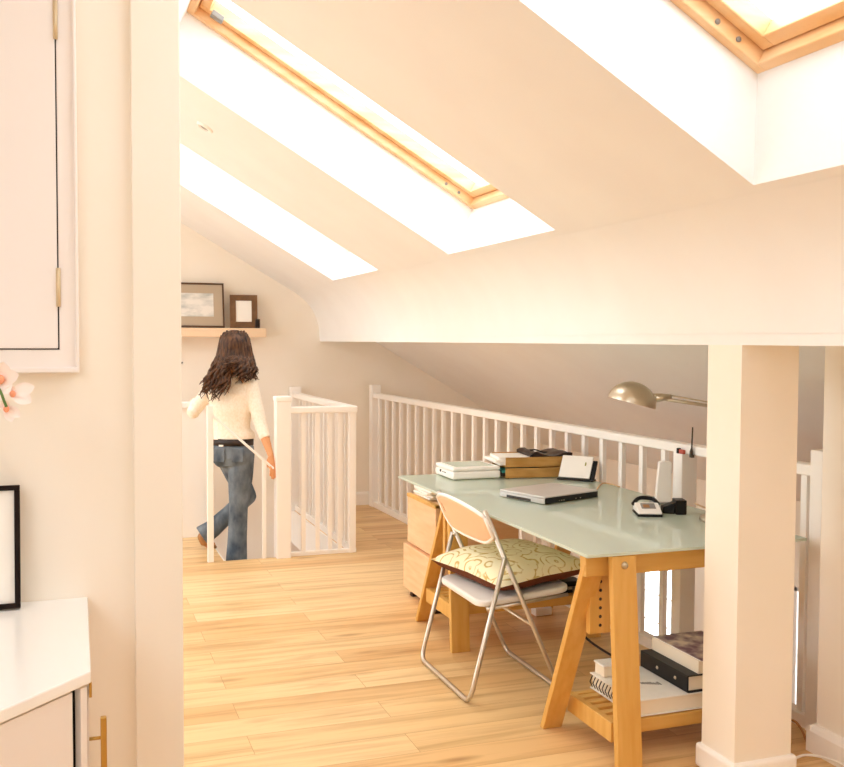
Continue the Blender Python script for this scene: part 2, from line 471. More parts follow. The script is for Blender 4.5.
for n, (y0, y1, z0, z1) in zip((4, 5), EW):
    w = thing('window_%d' % n, '', '', (XE+.06, (y0+y1)/2, z0)); del w['label'], w['category']; w['kind'] = 'structure'
    b = B()
    for a0, a1, c0, c1 in ((y0, y1, z0, z0+.03), (y0, y1, z1-.03, z1), (y0, y0+.03, z0, z1), (y1-.03, y1, z0, z1)): bx(b, XE+.02, XE+.08, a0, a1, c0, c1)
    obj('window_frame', b, TRIM, w)
    b = B()
    for k in range(1, 4 if n == 4 else 2):
        z = z0 + (z1-z0)*k/(4 if n == 4 else 2); bx(b, XE+.03, XE+.05, y0+.03, y1-.03, z-.004, z+.004)
    obj('glazing_bar', b, TRIM, w)
    b = B(); bx(b, XE+.055, XE+.06, y0+.02, y1-.02, z0+.02, z1-.02); obj('pane', b, PANE, w)

# boxed purlin beam, column, low wall on the right
CX, CY0, CY1, BZ = 2.08, 2.686, 2.868, 1.49
b = B()
xe = 1 + (2.42-BZ)/math.tan(TH)
q0, q1, q2 = Vector((1.85, roof_z(1.85)+.001)), Vector((CX, roof_z(CX))), Vector((CX, 1.53))
cove = [q0*(1-t_)**2 + q1*2*t_*(1-t_) + q2*t_*t_ for t_ in [i/10 for i in range(11)]]
prism(b, [(xe+.02, YN, BZ), (xe+.02, YN, roof_z(xe+.02)+.02), (1.85, YN, roof_z(1.85)+.02)] + [(q1.x, YN, q1.y)] + [(CX, YN, BZ)], YF-YN, (0, 1, 0))
cv = [[b.verts.new((p.x-.0015, y, p.y-.0015)) for p in cove] for y in (YN, YF)]
for i in range(len(cove)-1): b.faces.new((cv[0][i], cv[1][i], cv[1][i+1], cv[0][i+1])).smooth = True
struct('beam', b, CEIL)
b = B(); bx(b, CX, 2.312, CY0, CY1, 0, BZ); struct('column', b, WALL)
b = B(); bx(b, 2.56, 2.66, YN, 2.84, 0, BZ+.02); struct('wall_knee', b, WALL)
def skirt(b, p, q, h=.085, t=.018, nrm=(0, 0, 0)):
    """skirting board along p-q with a rounded top, standing off the wall by t towards nrm"""
    p, q, n = Vector(p), Vector(q), Vector(nrm)
    prof = [(0, 0), (t, 0), (t, h-.022), (t*.8, h-.01), (t*.45, h-.002), (0, h)]
    prism(b, [p + n*a + Vector((0, 0, z)) for a, z in prof], (q-p).length, (q-p).normalized())
b = B()
bx(b, CX-.018, 2.33, CY0-.018, CY1+.018, 0, .085, bev=.013, seg=3)
struct('trim_1', b, TRIM)
b = B(); skirt(b, (2.56, YN, 0), (2.56, 2.84, 0), .1, .03, (-1, 0, 0)); skirt(b, (2.53, 2.84, 0), (2.64, 2.84, 0), .1, .02, (0, 1, 0)); struct('baseboard_right', b, TRIM)
b = B(); skirt(b, (VXX+.06, YF, 0), (FX, YF, 0), .12, .018, (0, -1, 0)); struct('baseboard_far', b, TRIM)
# left nib wall with a slightly proud pier at its end
b = B(); bx(b, XL, .239, 2.39, 2.52, 0, 2.0)
prism(b, [(XL, 2.39, 2.0), (.239, 2.39, 2.0), (.239, 2.39, roof_z(.239)+.1), (XR, 2.39, ZR+.1), (-1.6, 2.39, 2.5)], .13, (0, 1, 0))
struct('wall_nib', b, WALL)
b = B(); bx(b, .132, .243, 2.375, 2.53, 0, roof_z(.24)+.05, bev=.003); struct('trim_2', b, WALL)

# ------------------------------------------------------------------ roof windows
def roof_window(n, v0, v1, s, P=SL, UT=UT, UB=UB):
    w = thing('window_%d' % n, '', '', P((UT+UB)/2, (v0+v1)/2, .3)); del w['label'], w['category']; w['kind'] = 'structure'
    ub = UB - s*.75
    def lb(b, u0, u1, y0, y1, w0, w1, bev=.004):
        pts = [P(u0, y0, w0), P(u1, y0, w0), P(u1, y1, w0), P(u0, y1, w0)]
        d = P(0, 0, 1) - P(0, 0, 0)
        prism(b, pts, w1-w0, d, bev)
    b = B(); k = .035
    for a in ((UT, ub, v0, v0+k), (UT, ub, v1-k, v1), (UT, UT+k, v0+k, v1-k), (ub-k, ub, v0+k, v1-k)): lb(b, *a, .27, .37)
    fr = obj('window_frame', b, VELUX, w)
    b = B(); q = .045; i = k+.004
    for a in ((UT+i, ub-i, v0+i, v0+i+q), (UT+i, ub-i, v1-i-q, v1-i), (UT+i, UT+i+q, v0+i+q, v1-i-q), (ub-i-q, ub-i, v0+i+q, v1-i-q)): lb(b, *a, .31, .37)
    sa = obj('sash', b, VELUX, w)
    b = B(); lb(b, UT+i+q-.005, ub-i-q+.005, v0+i+q-.005, v1-i-q+.005, .338, .344, 0); obj('pane', b, PANE, w)
    b = B()
    lb(b, UT+.10, UT+.16, v1-i-q-.001, v1-i-q-.05, .285, .31)
    obj('hinge', b, GREY, sa)
    b = B()
    for uu in (ub-.12, ub-.20): lathe(b, [(.0, 0), (.008, 0), (.008, .004), (0, .005)], P(uu, v1-k, .29), (0, -1, 0), 10)
    obj('screw', b, GREY, fr)
    return w
for i, (a, c, s) in enumerate(WINS): roof_window(i+1, a, c, s)
for i, (a, c) in enumerate(ADDED_LEFTW): roof_window(i+7, a, c, 0, SLL, -.9, .6)  # the added skylights, out of view

t = thing('ceiling_light', 'small round white fitting on the sloped ceiling between the two far skylights', 'light fitting', SL((.666-1)/CT, 5.264, 0))
N_ = Vector((-ST, 0, -CT))
b = B(); lathe(b, [(0.0, .004), (.028, .004), (.032, .012), (.045, .008), (.048, 0)], t.location, N_, 20); obj('bezel', b, TRIM, t)
b = B(); lathe(b, [(0, .005), (.027, .005), (.02, .0075), (0, .008)], t.location, N_, 16); obj('lens', b, GREY, t)

# ------------------------------------------------------------------ balustrades
t = thing('balustrade', 'long white wooden balustrade behind the glass desk along the eaves', 'balustrade', (2.68, 2.98, 0))
bal = t
b = B(); bx(b, 2.648, 2.712, 2.98, 8.44, .985, 1.03, bev=.008); obj('handrail', b, TRIM, t)
b = B(); bx(b, 2.652, 2.708, 2.98, 8.44, 0.0, .05, bev=.004); obj('base_rail', b, TRIM, t)
k = 0
y = 3.82 - .187*4
while y < 8.36:
    if abs(y-3.845) > .07 and y > 3.06:
        b = B(); bx(b, 2.667, 2.693, y-.0165, y+.0165, .05, .985, bev=.002); obj('baluster', b, TRIM, t)
    y += .187
for y0, y1, z in ((8.40, 8.49, 1.10), (2.945, 3.01, 1.09), (3.815, 3.885, 1.0)):
    b = B(); bx(b, 2.638, 2.722, y0, y1, 0, z, bev=.004); obj('newel_post', b, TRIM, t)
bal.location.x = 2.695; bal.rotation_euler.z = math.atan(.0236)

t = thing('stair_balustrade', 'white spindled balustrade with square newel post round the stair opening', 'balustrade', (1.6, 6.65, 0))
b = B(); bx(b, 1.305, 1.405, 6.60, 6.70, -.2, 1.09, bev=.004); bx(b, 1.30, 1.41, 6.595, 6.705, 1.08, 1.115, bev=.006); obj('newel_post', b, TRIM, t)
b = B(); bx(b, 1.40, 1.885, 6.615, 6.685, .995, 1.04, bev=.008); obj('handrail', b, TRIM, t)
b = B(); bx(b, 1.815, 1.885, 6.685, 8.50, .995, 1.04, bev=.008); obj('handrail', b, TRIM, t)
b = B(); bx(b, 1.40, 1.88, 6.63, 6.67, 0, .03, bev=.004); obj('base_rail', b, TRIM, t)
b = B(); bx(b, 1.832, 1.872, 6.67, 8.50, 0, .05, bev=.004); obj('base_rail', b, TRIM, t)
b = B(); bx(b, 1.825, 1.875, 6.625, 6.675, 0, 1.0, bev=.003); obj('corner_post', b, TRIM, t)
b = B(); bx(b, 1.80, 1.89, 8.44, 8.53, 0, 1.09, bev=.004); obj('end_post', b, TRIM, t)
for x in (1.50, 1.60, 1.69, 1.76):
    b = B(); bx(b, x-.016, x+.016, 6.637, 6.663, .03, 1.0, bev=.002); obj('baluster', b, TRIM, t)
for k in range(13):
    y = 6.81 + k*.125
    b = B(); bx(b, 1.839, 1.865, y-.016, y+.016, .05, 1.0, bev=.002); obj('baluster', b, TRIM, t)

t = thing('stair_rail', 'slim white post with sloping handrail between the woman and the landing', 'handrail', (.86, 6.65, 0))
b = B(); bx(b, .843, .883, 6.63, 6.67, 0, 1.06, bev=.003); obj('post', b, TRIM, t)
sl = (.607-.988)/(1.303-.884)
b = B(); bar(b, (.875, 6.65, .988+(.875-.884)*sl), (1.292, 6.65, .988+(1.292-.884)*sl), .017, .03, bev=.004); obj('handrail', b, TRIM, t)
b = B(); bx(b, 1.214, 1.238, 6.638, 6.662, 0.0, .67); obj('baluster', b, TRIM, t)

b = B(); bx(b, -1.6, 1.0, 7.53, 7.60, -.22, .99, bev=.003); bx(b, -1.6, 1.02, 7.51, 7.62, .985, 1.03, bev=.006)
struct('wall_parapet', b, TRIM)

t = thing('staircase', 'white stairs going down through the opening beneath the woman', 'staircase', (.95, 7.1, -.25))
for k in range(4):
    x0 = .955 + .215*k; z = -.19*(k+1)
    b = B(); bx(b, x0-.003, x0+.235, 6.67, 7.52, z-.03, z, bev=.004); obj('tread', b, TRIM, t)
    b = B(); bx(b, x0, x0+.012, 6.68, 7.51, z, z+.155); obj('riser', b, TRIM, t)

# ------------------------------------------------------------------ shelf and pictures on the far wall
b = B(); bx(b, .45, 1.56, 8.33, 8.548, 1.524, 1.60, bev=.004)
tag(obj('wall_shelf', b, SHELFW), 'pale floating shelf on the far wall above the stairs', 'shelf')
def picture(name, label, x0, x1, z0, z1, y, tilt, fw_, fm, mat_, mw, im, rz=0.0):
    h = z1-z0; w = x1-x0
    t = thing(name, label, 'picture', ((x0+x1)/2, y, z0), rz)
    Rm = Matrix.Rotation(-tilt, 4, 'X')
    b = B()
    for a in ((-w/2, w/2, 0, fw_), (-w/2, w/2, h-fw_, h), (-w/2, -w/2+fw_, fw_, h-fw_), (w/2-fw_, w/2, fw_, h-fw_)): bx(b, a[0], a[1], -.022, 0, a[2], a[3], bev=.002)
    b.transform(Rm); obj('frame', b, fm, t, local=True)
    if mat_:
        b = B(); bx(b, -w/2+fw_*.8, w/2-fw_*.8, -.012, -.004, fw_*.8, h-fw_*.8); b.transform(Rm); obj('mount', b, mat_, t, local=True)
    g = fw_+mw
    b = B(); bx(b, -w/2+g, w/2-g, -.0145, -.010, g*1.05, h-g); b.transform(Rm); obj('print', b, im, t, local=True)
    return t
picture('framed_picture', 'larger framed seascape print standing on the wall shelf', .70, 1.222, 1.603, 1.985, 8.44, R(9), .014, FRAMED, MATG, .075, LANDSC)
picture('photo_frame', 'small brown wooden photo frame leaning on the wall shelf', 1.272, 1.505, 1.603, 1.888, 8.45, R(9), .05, FRAMEB, None, .0, PAPER, R(-6))
t = thing('dark_box', 'small dark box beside the small brown frame on the wall shelf', 'box', (1.50, 8.40, 1.60))  # plain dark box on the shelf, not a clock
b = B(); bx(b, 1.478, 1.517, 8.385, 8.41, 1.602, 1.68, bev=.004); obj('case', b, DARK, t)
b = B(); bx(b, 1.484, 1.511, 8.383, 8.386, 1.62, 1.67); obj('face', b, BLACK, t)
t = thing('coat_hook', 'tiny dark hook on the far wall below the shelf', 'hook', (.869, YF, 1.30))
b = B(); lathe(b, [(0, .006), (.014, .006), (.018, 0)], (.872, YF, 1.302), (0, -1, 0), 14); obj('backplate', b, TRIM, t)
b = B(); sweep(b, [(.872, YF-.005, 1.302), (.872, YF-.03, 1.300), (.876, YF-.04, 1.308)], .006, 8); obj('peg', b, DARK, t)

# ------------------------------------------------------------------ fitted cupboard, worktop, picture frame, orchid (left)
t = thing('wall_cupboard', 'white built-in wall cupboard with brass hinges above the worktop', 'cupboard', (-.5, 2.39, 1.43))
b = B(); bx(b, -1.0, .011, 2.362, 2.39, 1.432, 1.476, bev=.003); bx(b, -.028, .011, 2.362, 2.39, 1.47, 2.75, bev=.003); bx(b, -1.0, -.96, 2.362, 2.39, 1.47, 2.75, bev=.003)
bx(b, .006, .014, 2.355, 2.39, 1.425, 2.755, bev=.003)
bx(b, -1.0, .014, 2.352, 2.39, 1.424, 1.436, bev=.003)
obj('face_frame', b, CUPB, t)
b = B(); bx(b, -.962, -.026, 2.384, 2.389, 1.474, 2.75); obj('gap_shade', b, DARK, t)  # dark sheet behind the door puts shade into the gap round it
b = B(); bx(b, -.955, -.031, 2.358, 2.384, 1.479, 2.74, bev=.002); d = obj('door', b, CUPB, t)
for z0, z1 in ((1.573, 1.66), (2.168, 2.255)):
    b = B(); sweep(b, [(-.029, 2.357, z0), (-.029, 2.357, z1)], .004, 8); bx(b, -.034, -.024, 2.3575, 2.360, z0, z1); obj('hinge', b, HINGE, d)

b = B()
poly = [(-1.3, 2.388), (.027, 2.388), (.025, 1.847), (-.46, 1.325), (-1.3, 1.325)]
prism(b, [(x, y, .877) for x, y in poly], .023, (0, 0, 1), .003)
tag(obj('worktop', b, WTOP), 'white worktop with a slanted front corner below the wall cupboard', 'worktop')
t = thing('base_cabinet', 'white base cabinet with brass bar handle under the white worktop', 'cabinet', (-.4, 1.9, 0))
c0, c1 = Vector((.012, 1.852, 0)), Vector((-.455, 1.350, 0)); dg = (c1-c0).normalized(); ng = Vector((dg.y, -dg.x, 0))
if ng.y > 0: ng = -ng
b = B(); prism(b, [(.008, 2.386, .0), (.008, 1.862, .0), tuple(c1+Vector((0, .02, 0))), (-1.28, 1.36, 0), (-1.28, 2.386, 0)], .876, (0, 0, 1)); obj('carcass', b, BLACK, t)  # carcass coloured black to put deep shade into the door gap
def pan(b, s0, s1, z0, z1, off0, off1):
    pts = [c0+dg*s0+ng*off0, c0+dg*s1+ng*off0, c0+dg*s1+ng*off1, c0+dg*s0+ng*off1]
    prism(b, [tuple(p)[:2]+(z0,) for p in pts], z1-z0, (0, 0, 1), .001)
b = B(); pan(b, .0, .016, .06, .873, -.006, .008); obj('side_stile', b, CUPB, t)
b = B(); pan(b, .036, .66, .06, .873, -.004, .008); obj('door', b, CUPB, t)
b = B(); bx(b, .009, .021, 1.868, 2.384, .06, .873, bev=.001); dr = obj('side_door', b, CUPB, t)
b = B(); bx(b, .0215, .0265, 1.862, 1.872, .845, .872, bev=.001); obj('hinge', b, BRASS, dr)
b = B(); bx(b, .041, .052, 1.868, 1.880, .55, .803, bev=.002)
for z in (.764, .59): sweep(b, [(.02, 1.874, z), (.045, 1.874, z)], .0035, 8)
obj('bar_handle', b, BRASS, dr)

t = thing('picture_frame', 'thin black framed blank print leaning on the wall above the worktop', 'picture', (-.32, 2.335, .90))
Rm = Matrix.Rotation(-R(6), 4, 'X'); Rm.translation = (0, 0, .002)
b = B(); w, h, fw_ = .41, .272, .0115
for a in ((-w/2, w/2, 0, fw_), (-w/2, w/2, h-fw_, h), (-w/2, -w/2+fw_, fw_, h-fw_), (w/2-fw_, w/2, fw_, h-fw_)): bx(b, a[0], a[1], -.018, 0, a[2], a[3], bev=.0012)
b.transform(Rm); obj('frame', b, EBONY, t, local=True)
b = B(); bx(b, -w/2+.008, w/2-.008, -.010, -.003, .008, h-.008); b.transform(Rm); obj('print', b, PAPER, t, local=True)

def petal(b, c, d, n, L, W, cup=.25):
    """a cupped petal from c along d, face normal n"""
    c, d, n = Vector(c), Vector(d).normalized(), Vector(n).normalized()
    s = d.cross(n).normalized(); n = s.cross(d)
    g = []
    for i in range(7):
        t_ = i/6; wd = W*math.sin(math.pi*min(1, .12+t_*.86))**.7
        row = []
        for j in range(5):
            e = (j-2)/2
            row.append(b.verts.new(c + d*(L*t_) + s*(wd*e) + n*(cup*L*(t_*t_*.6 + .35*e*e*.6))))
        g.append(row)
    for i in range(6):
        for j in range(4):
            f = b.faces.new((g[i][j], g[i+1][j], g[i+1][j+1], g[i][j+1])); f.smooth = True
t = thing('potted_orchid', 'white and pink orchid in a pot on the worktop left of the cupboard corner', 'plant', (-.47, 2.14, .90))
ox, oy = -.47, 2.14
b = B(); lathe(b, [(0, .902), (.045, .902), (.062, 1.0), (.064, 1.005), (.056, 1.0), (.05, .985), (0, .985)], (ox, oy, 0), n=24); obj('pot', b, POT, t)
b = B()
for a, L in ((.4, .20), (2.2, .18), (3.6, .19), (5.2, .16)):
    petal(b, (ox, oy, .985), (math.cos(a), math.sin(a)*.55, .55), (-math.cos(a)*.4, -math.sin(a)*.4, 1), L, .03, -.4)
obj('leaf', b, LEAF, t)
stem = smooth_line([(ox, oy, .98), (ox+.0, oy, 1.15), (ox+.04, oy, 1.34), (ox+.15, oy-.005, 1.45), (ox+.27, oy-.02, 1.45), (ox+.325, oy-.03, 1.41), (ox+.345, oy-.035, 1.365)])
b = B(); sweep(b, stem, .0028, 7); obj('stem', b, LEAF, t)
for k, (fx, fz, dirs, pm, sc_) in enumerate((
    (-.135, 1.421, None, 'p', 1.0), (-.112, 1.392, [(1, 0, .28), (.75, -.2, -.5)], 'w', .95), (-.124, 1.362, [(.25, -.1, -1), (.8, -.1, -.7)], 'w', .7))):
    fl = B()
    c = (fx, oy-.015, fz)
    if dirs is None:
        for a in (0.2, 1.4, 2.7, 3.9, 5.1): petal(fl, c, (math.cos(a), -.25, math.sin(a)), (0, -1, .1), .036, .015)
    else:
        for d_ in dirs: petal(fl, c, d_, (0, -1, .3), .042*sc_, .016*sc_)
        petal(fl, c, (-.5, -.3, .5), (0, -1, .2), .02, .009)
    fo = obj('flower', fl, PETALW, t)
    b = B(); ball(b, (fx-.002, oy-.024, fz-.002), (.009, .008, .010) if k == 0 else (.006, .006, .007), 10, 8); obj('flower_centre', b, PETALP, fo)

# ------------------------------------------------------------------ trestle desk
DX0, DX1, DY0, DY1, DZ = 1.672, 2.615, 2.972, 5.07, .76
b = B(); bx(b, DX0, DX1, DY0, DY1, DZ-.012, DZ, bev=.002)
tag(obj('glass_desktop', b, FROST), 'long frosted green glass desktop resting on two wooden trestles', 'desktop')

def trestle(label, legs, beam, shelf_z, up_):
    yb0, yb1 = beam
    t = thing('trestle', label, 'trestle', (2.15, (yb0+yb1)/2, 0))
    b = B(); bx(b, 1.70, 2.60, yb0, yb1, .665, .7475, bev=.004); obj('top_beam', b, PINEX, t)
    def leg(x0, x1, y_top, z_top, y_bot):
        b = B(); tz = .030
        d = Vector((0, y_bot-y_top, -z_top)); 
        prism(b, [(x0, y_top-tz/2, z_top), (x1, y_top-tz/2, z_top), (x1, y_top+tz/2, z_top), (x0, y_top+tz/2, z_top)], d.length, d.normalized(), .003)
        # cut flush with the floor
        bmesh.ops.bisect_plane(b, geom=b.verts[:]+b.edges[:]+b.faces[:], plane_co=(0, 0, .001), plane_no=(0, 0, -1), clear_outer=True)
        return obj('leg', b, PINE, t)
    for x0, x1, yt, zt_, yb in legs:
        l = leg(x0, x1, yt, zt_, yb)
        if zt_ > .7 and yb <= yt+.02:
            b = B(); lathe(b, [(0, .012), (.006, .012), (.012, .006), (.014, 0)], ((x0+x1)/2, yt-.017, .712), (0, -1, 0), 14); obj('bolt', b, STEEL, l)
    for x0, x1, y0, y1 in up_:
        b = B(); bx(b, x0, x1, y0, y1, .44, .70, bev=.002); u = obj('height_upright', b, PINE, t)
        for k in range(7):
            b = B(); lathe(b, [(0, .0015), (.006, .0015), (.006, -.001)], ((x0+x1)/2, y0, .47+.032*k), (0, -1, 0), 10); obj('hole_shade', b, DARK, u)  # flat dark disc stands for the shade inside a drilled hole
    return t

near = trestle('near wooden trestle holding up the glass desktop beside the column, with binders on its shelf',
    [(1.775, 1.872, 2.993, .7455, 2.93), (1.698, 1.78, 3.045, .71, 3.36), (2.42, 2.515, 2.993, .7455, 2.93), (2.50, 2.59, 3.06, .71, 3.36)],
    (3.03, 3.075), .14, [(1.752, 1.838, 3.09, 3.12), (2.44, 2.49, 3.095, 3.13)])
def shelf(t, xs, y0, y1, z, n):
    for x in xs:
        b = B(); bx(b, x, x+.028, y0, y1, z-.072, z, bev=.003); obj('shelf_rail', b, PINE, t)
    b = B(); bx(b, xs[0]+.028, xs[1], y0, y0+.028, z-.05, z-.002, bev=.003); obj('shelf_rail', b, PINEX, t)
    b = B(); bx(b, xs[0]+.028, xs[1], y1-.028, y1, z-.05, z-.002, bev=.003); obj('shelf_rail', b, PINEX, t)
    for k in range(n):
        y = y0+.028 + (y1-y0-.056)*(k+.5)/n
        b = B(); bx(b, xs[0]+.026, xs[1]+.002, y-.0165, y+.0165, z-.022, z-.001, bev=.002); obj('slat', b, PINEX, t)
shelf(near, (1.795, 2.47), 3.005, 3.335, .14, 5)

far = trestle('far wooden trestle behind the folding chair supporting the glass desktop',
    [(1.70, 1.795, 4.385, .725, 4.33), (1.715, 1.81, 4.48, .71, 4.885), (2.42, 2.515, 4.385, .725, 4.33), (2.43, 2.525, 4.48, .71, 4.885)],
    (4.41, 4.455), .2, [(1.72, 1.79, 4.47, 4.50)])
shelf(far, (1.72, 2.47), 4.37, 4.74, .215, 6)

# binders and papers on the near trestle shelf
def pages(b, x0, x1, y0, y1, z0, z1): bx(b, x0, x1, y0, y1, z0, z1)
t = thing('binder', 'white binder lying lowest on the near trestle shelf', 'binder', (2.05, 3.19, .142))
b = B(); bx(b, 1.90, 2.225, 3.015, 3.345, .1415, .145, bev=.001); bx(b, 1.90, 2.225, 3.015, 3.345, .198, .2025, bev=.001); bx(b, 2.221, 2.225, 3.015, 3.345, .1425, .20); obj('cover', b, MARKS, t)
b = B(); pages(b, 1.908, 2.219, 3.022, 3.338, .1455, .1975); obj('pages', b, CREAM, t)
b = B()
for k in range(14):
    y = 3.03 + k*.023
    sweep(b, [(1.903, y, .15), (1.892, y, .172), (1.903, y, .194)], .0022, 6)
obj('spiral_spine', b, DARK, t)
b = B(); random.seed(3)
for k in range(8): bx(b, 2.02+.009*k, 2.027+.009*k, 3.16-.004*k, 3.175-.003*k+random.uniform(0, .012), .2026, .2032)
obj('cover_text', b, INK, t)

t = thing('ring_binder', 'black ring binder with two rivets on its spine, lying across the white binder', 'binder', (2.28, 3.17, .203))
b = B(); bx(b, 2.125, 2.13, 3.02, 3.34, .204, .268, bev=.002); bx(b, 2.128, 2.42, 3.02, 3.34, .204, .208); bx(b, 2.128, 2.42, 3.02, 3.34, .264, .268); obj('cover', b, BLACK, t)
b = B(); pages(b, 2.134, 2.412, 3.03, 3.33, .209, .263); obj('pages', b, CREAM, t)
b = B()
for y in (3.10, 3.22): lathe(b, [(0, .003), (.005, .003), (.007, 0)], (2.125, y, .236), (-1, 0, 0), 12)
obj('rivet', b, STEEL, t)
b = B(); pages(b, 2.175, 2.43, 3.025, 3.335, .2685, .318)
tag(obj('paper_stack', b, CREAM), 'stack of cream paper under the purple magazine on the black binder', 'paper')
t = thing('magazine', 'purple and cream magazine on top of the paper stack on the near trestle', 'magazine', (2.30, 3.18, .319))
b = B(); bx(b, 2.178, 2.40, 3.01, 3.325, .3187, .3225); obj('pages', b, PAPER, t)
b = B(); bx(b, 2.176, 2.402, 3.008, 3.327, .3226, .3242); obj('cover', b, COVER, t)

# things stored on the far trestle shelf
t = thing('storage_box', 'pale grey box on the far trestle shelf under the chair seat', 'box', (2.2, 4.55, .214))
b = B(); bx(b, 2.0, 2.30, 4.40, 4.68, .2145, .262, bev=.004); obj('body', b, GREY, t)
b = B(); bx(b, 1.995, 2.305, 4.395, 4.685, .263, .275, bev=.003); obj('lid', b, WHITEP, t)
t = thing('power_adapter', 'black power adapter on the far trestle shelf right of the grey box', 'adapter', (2.38, 4.45, .214))
b = B(); bx(b, 2.322, 2.455, 4.40, 4.50, .2145, .275, bev=.008); obj('body', b, BLACK, t)
b = B(); bx(b, 2.34, 2.44, 4.397, 4.4005, .235, .25); obj('band', b, GREY, t)
b = B(); sweep(b, [(1.92, 4.385, .292), (2.28, 4.42, .292)], .0135, 12); 
tag(obj('paper_roll', b, WHITEP), 'white rolled paper tube lying on the grey box behind the chair seat', 'paper roll')
t = thing('power_strip', 'white power socket strip hanging beyond the chair near the far trestle', 'power strip', (2.43, 4.62, 0))
b = B(); bx(b, 2.36, 2.46, 4.75, 4.81, .001, .045, bev=.006); obj('body', b, WHITEP, t)
b = B(); bx(b, 2.38, 2.44, 4.77, 4.79, .045, .048); obj('socket', b, GREY, t)
b = B(); sweep(b, smooth_line([(2.40, 4.398, .245), (2.375, 4.352, .235), (2.36, 4.30, .12), (2.36, 4.22, .05), (2.40, 4.02, .008), (2.44, 3.75, .008), (2.40, 3.52, .008), (2.34, 3.40, .008)]), .006, 8)
tag(obj('power_cable', b, CORDD), 'dark cable drooping from the adapter to the floor under the desk', 'cable')
b = B(); sweep(b, smooth_line([(1.87, 3.50, .008), (1.98, 3.62, .008), (2.12, 3.56, .008), (2.2, 3.66, .008), (2.36, 3.62, .008)]), .006, 8)
tag(obj('floor_cable', b, CORDD), 'dark cable lying on the floor behind the near trestle shelf', 'cable')
t = thing('plug_box', 'small cream box with rounded edges on the far corner of the lowest white binder', 'box', (1.95, 3.30, .203))
b = B(); bx(b, 1.915, 1.985, 3.265, 3.335, .2032, .245, bev=.006); obj('body', b, CREAM, t)
b = B(); bx(b, 1.912, 1.988, 3.262, 3.338, .245, .253, bev=.003); obj('lid', b, WHITEP, t)

# drawer unit at the far end under the desktop
t = thing('drawer_unit', 'birch two-drawer unit on the floor under the far end of the desktop', 'drawers', (2.05, 5.19, 0))
b = B(); bx(b, 1.872, 2.35, 4.955, 5.42, .02, .60, bev=.003); obj('carcass', b, BIRCH, t)
b = B(); bx(b, 1.850, 1.872, 4.95, 5.425, .318, .605, bev=.003); d = obj('drawer', b, BIRCH, t)
b = B(); bx(b, 1.845, 1.872, 4.95, 5.425, .585, .606, bev=.003); obj('lip', b, PINE, d)
b = B(); bx(b, 1.835, 1.872, 4.95, 5.455, .045, .305, bev=.003); d = obj('drawer', b, BIRCH, t)
for y in (5.0, 5.38):
    b = B(); bx(b, 1.86, 1.90, y-.02, y+.02, .0, .02); obj('foot', b, DARK, t)
t = thing('paper_bundle', 'white folded papers on top of the birch drawer unit', 'paper', (1.97, 5.28, .60))
b = B()
for k, a in enumerate((0, 6, -5, 3)): bx(b, 1.87, 2.12, 5.10, 5.36, .6075+.013*k, .6185+.013*k, bev=.003, rot=Matrix.Rotation(R(a), 3, 'Z'))
obj('sheet', b, PAPER, t)

# ------------------------------------------------------------------ things on the desktop
Z = DZ + .0005
t = thing('laptop', 'closed silver laptop with dark front edge in the middle of the glass desktop', 'laptop', (2.15, 4.24, Z))
A0 = Vector((2.0, 3.945, 0)); A1 = Vector((2.34, 4.06, 0)); ex = (A1-A0).normalized(); ey = Vector((-ex.y, ex.x, 0))
LW, LD = (A1-A0).length, .30
def lp(b, s0, s1, d0, d1, z0, z1, bev=.002):
    prism(b, [tuple(A0+ex*s+ey*d)[:2]+(z0,) for s, d in ((s0, d0), (s1, d0), (s1, d1), (s0, d1))], z1-z0, (0, 0, 1), bev)
b = B(); lp(b, 0, LW, .003, LD, Z+.003, Z+.026, .003); obj('base', b, SILVER, t)
b = B(); lp(b, .002, LW-.002, 0, LD, Z+.0265, Z+.037, .003); obj('lid', b, SILVER, t)
b = B(); lp(b, .004, LW-.004, -.001, .004, Z+.004, Z+.031, .001); obj('front_panel', b, BLACK, t)
b = B()
for s in (.09, .105, .12, .20, .23): lp(b, s, s+.007, -.002, 0, Z+.010, Z+.014, .0004)
obj('port', b, STEEL, t)
b = B(); lp(b, -.0012, .002, .09, .25, Z+.005, Z+.017, .0005); obj('disc_slot', b, DARK, t)
b = B()
for s, d in ((.03, .03), (LW-.03, .03), (.03, LD-.03), (LW-.03, LD-.03)): lp(b, s-.008, s+.008, d-.008, d+.008, Z, Z+.003, .0005)
obj('foot', b, BLACK, t)

# two-tier letter tray, open towards the left
t = thing('letter_tray', 'two-tier wooden letter tray full of papers at the back of the desktop', 'letter tray', (2.36, 4.88, Z), R(-8))
TW, TD = .38, .27   # x: long side, y: depth
for lv in (0, 1):
    z0 = .004 + lv*.058
    b = B(); bx(b, -.16, TW-.16, -TD/2, TD/2, z0, z0+.008, bev=.001); bx(b, -.16, TW-.16, -TD/2, -TD/2+.008, z0+.008, z0+.052, bev=.001); bx(b, -.16, TW-.16, TD/2-.008, TD/2, z0+.008, z0+.052, bev=.001)
    bx(b, TW-.168, TW-.16, -TD/2+.008, TD/2-.008, z0+.008, z0+.052, bev=.001)
    obj('tray', b, TRAYW, t, local=True)
b = B()
for q in ((-.15, -.12), (-.15, .12), (.2, -.12), (.2, .12)): bx(b, q[0]-.01, q[0]+.01, q[1]-.01, q[1]+.01, 0, .004)
obj('foot', b, DARK, t, local=True)
def in_tray(name, label, m, boxes, z):
    M4 = world_of(t); b = B()
    for x0, x1, y0, y1, za, zb, a in boxes: bx(b, x0, x1, y0, y1, za, zb, bev=.0008, rot=Matrix.Rotation(R(a), 3, 'Z'))
    b.transform(M4)
    return tag(obj(name, b, m), label, 'paper')
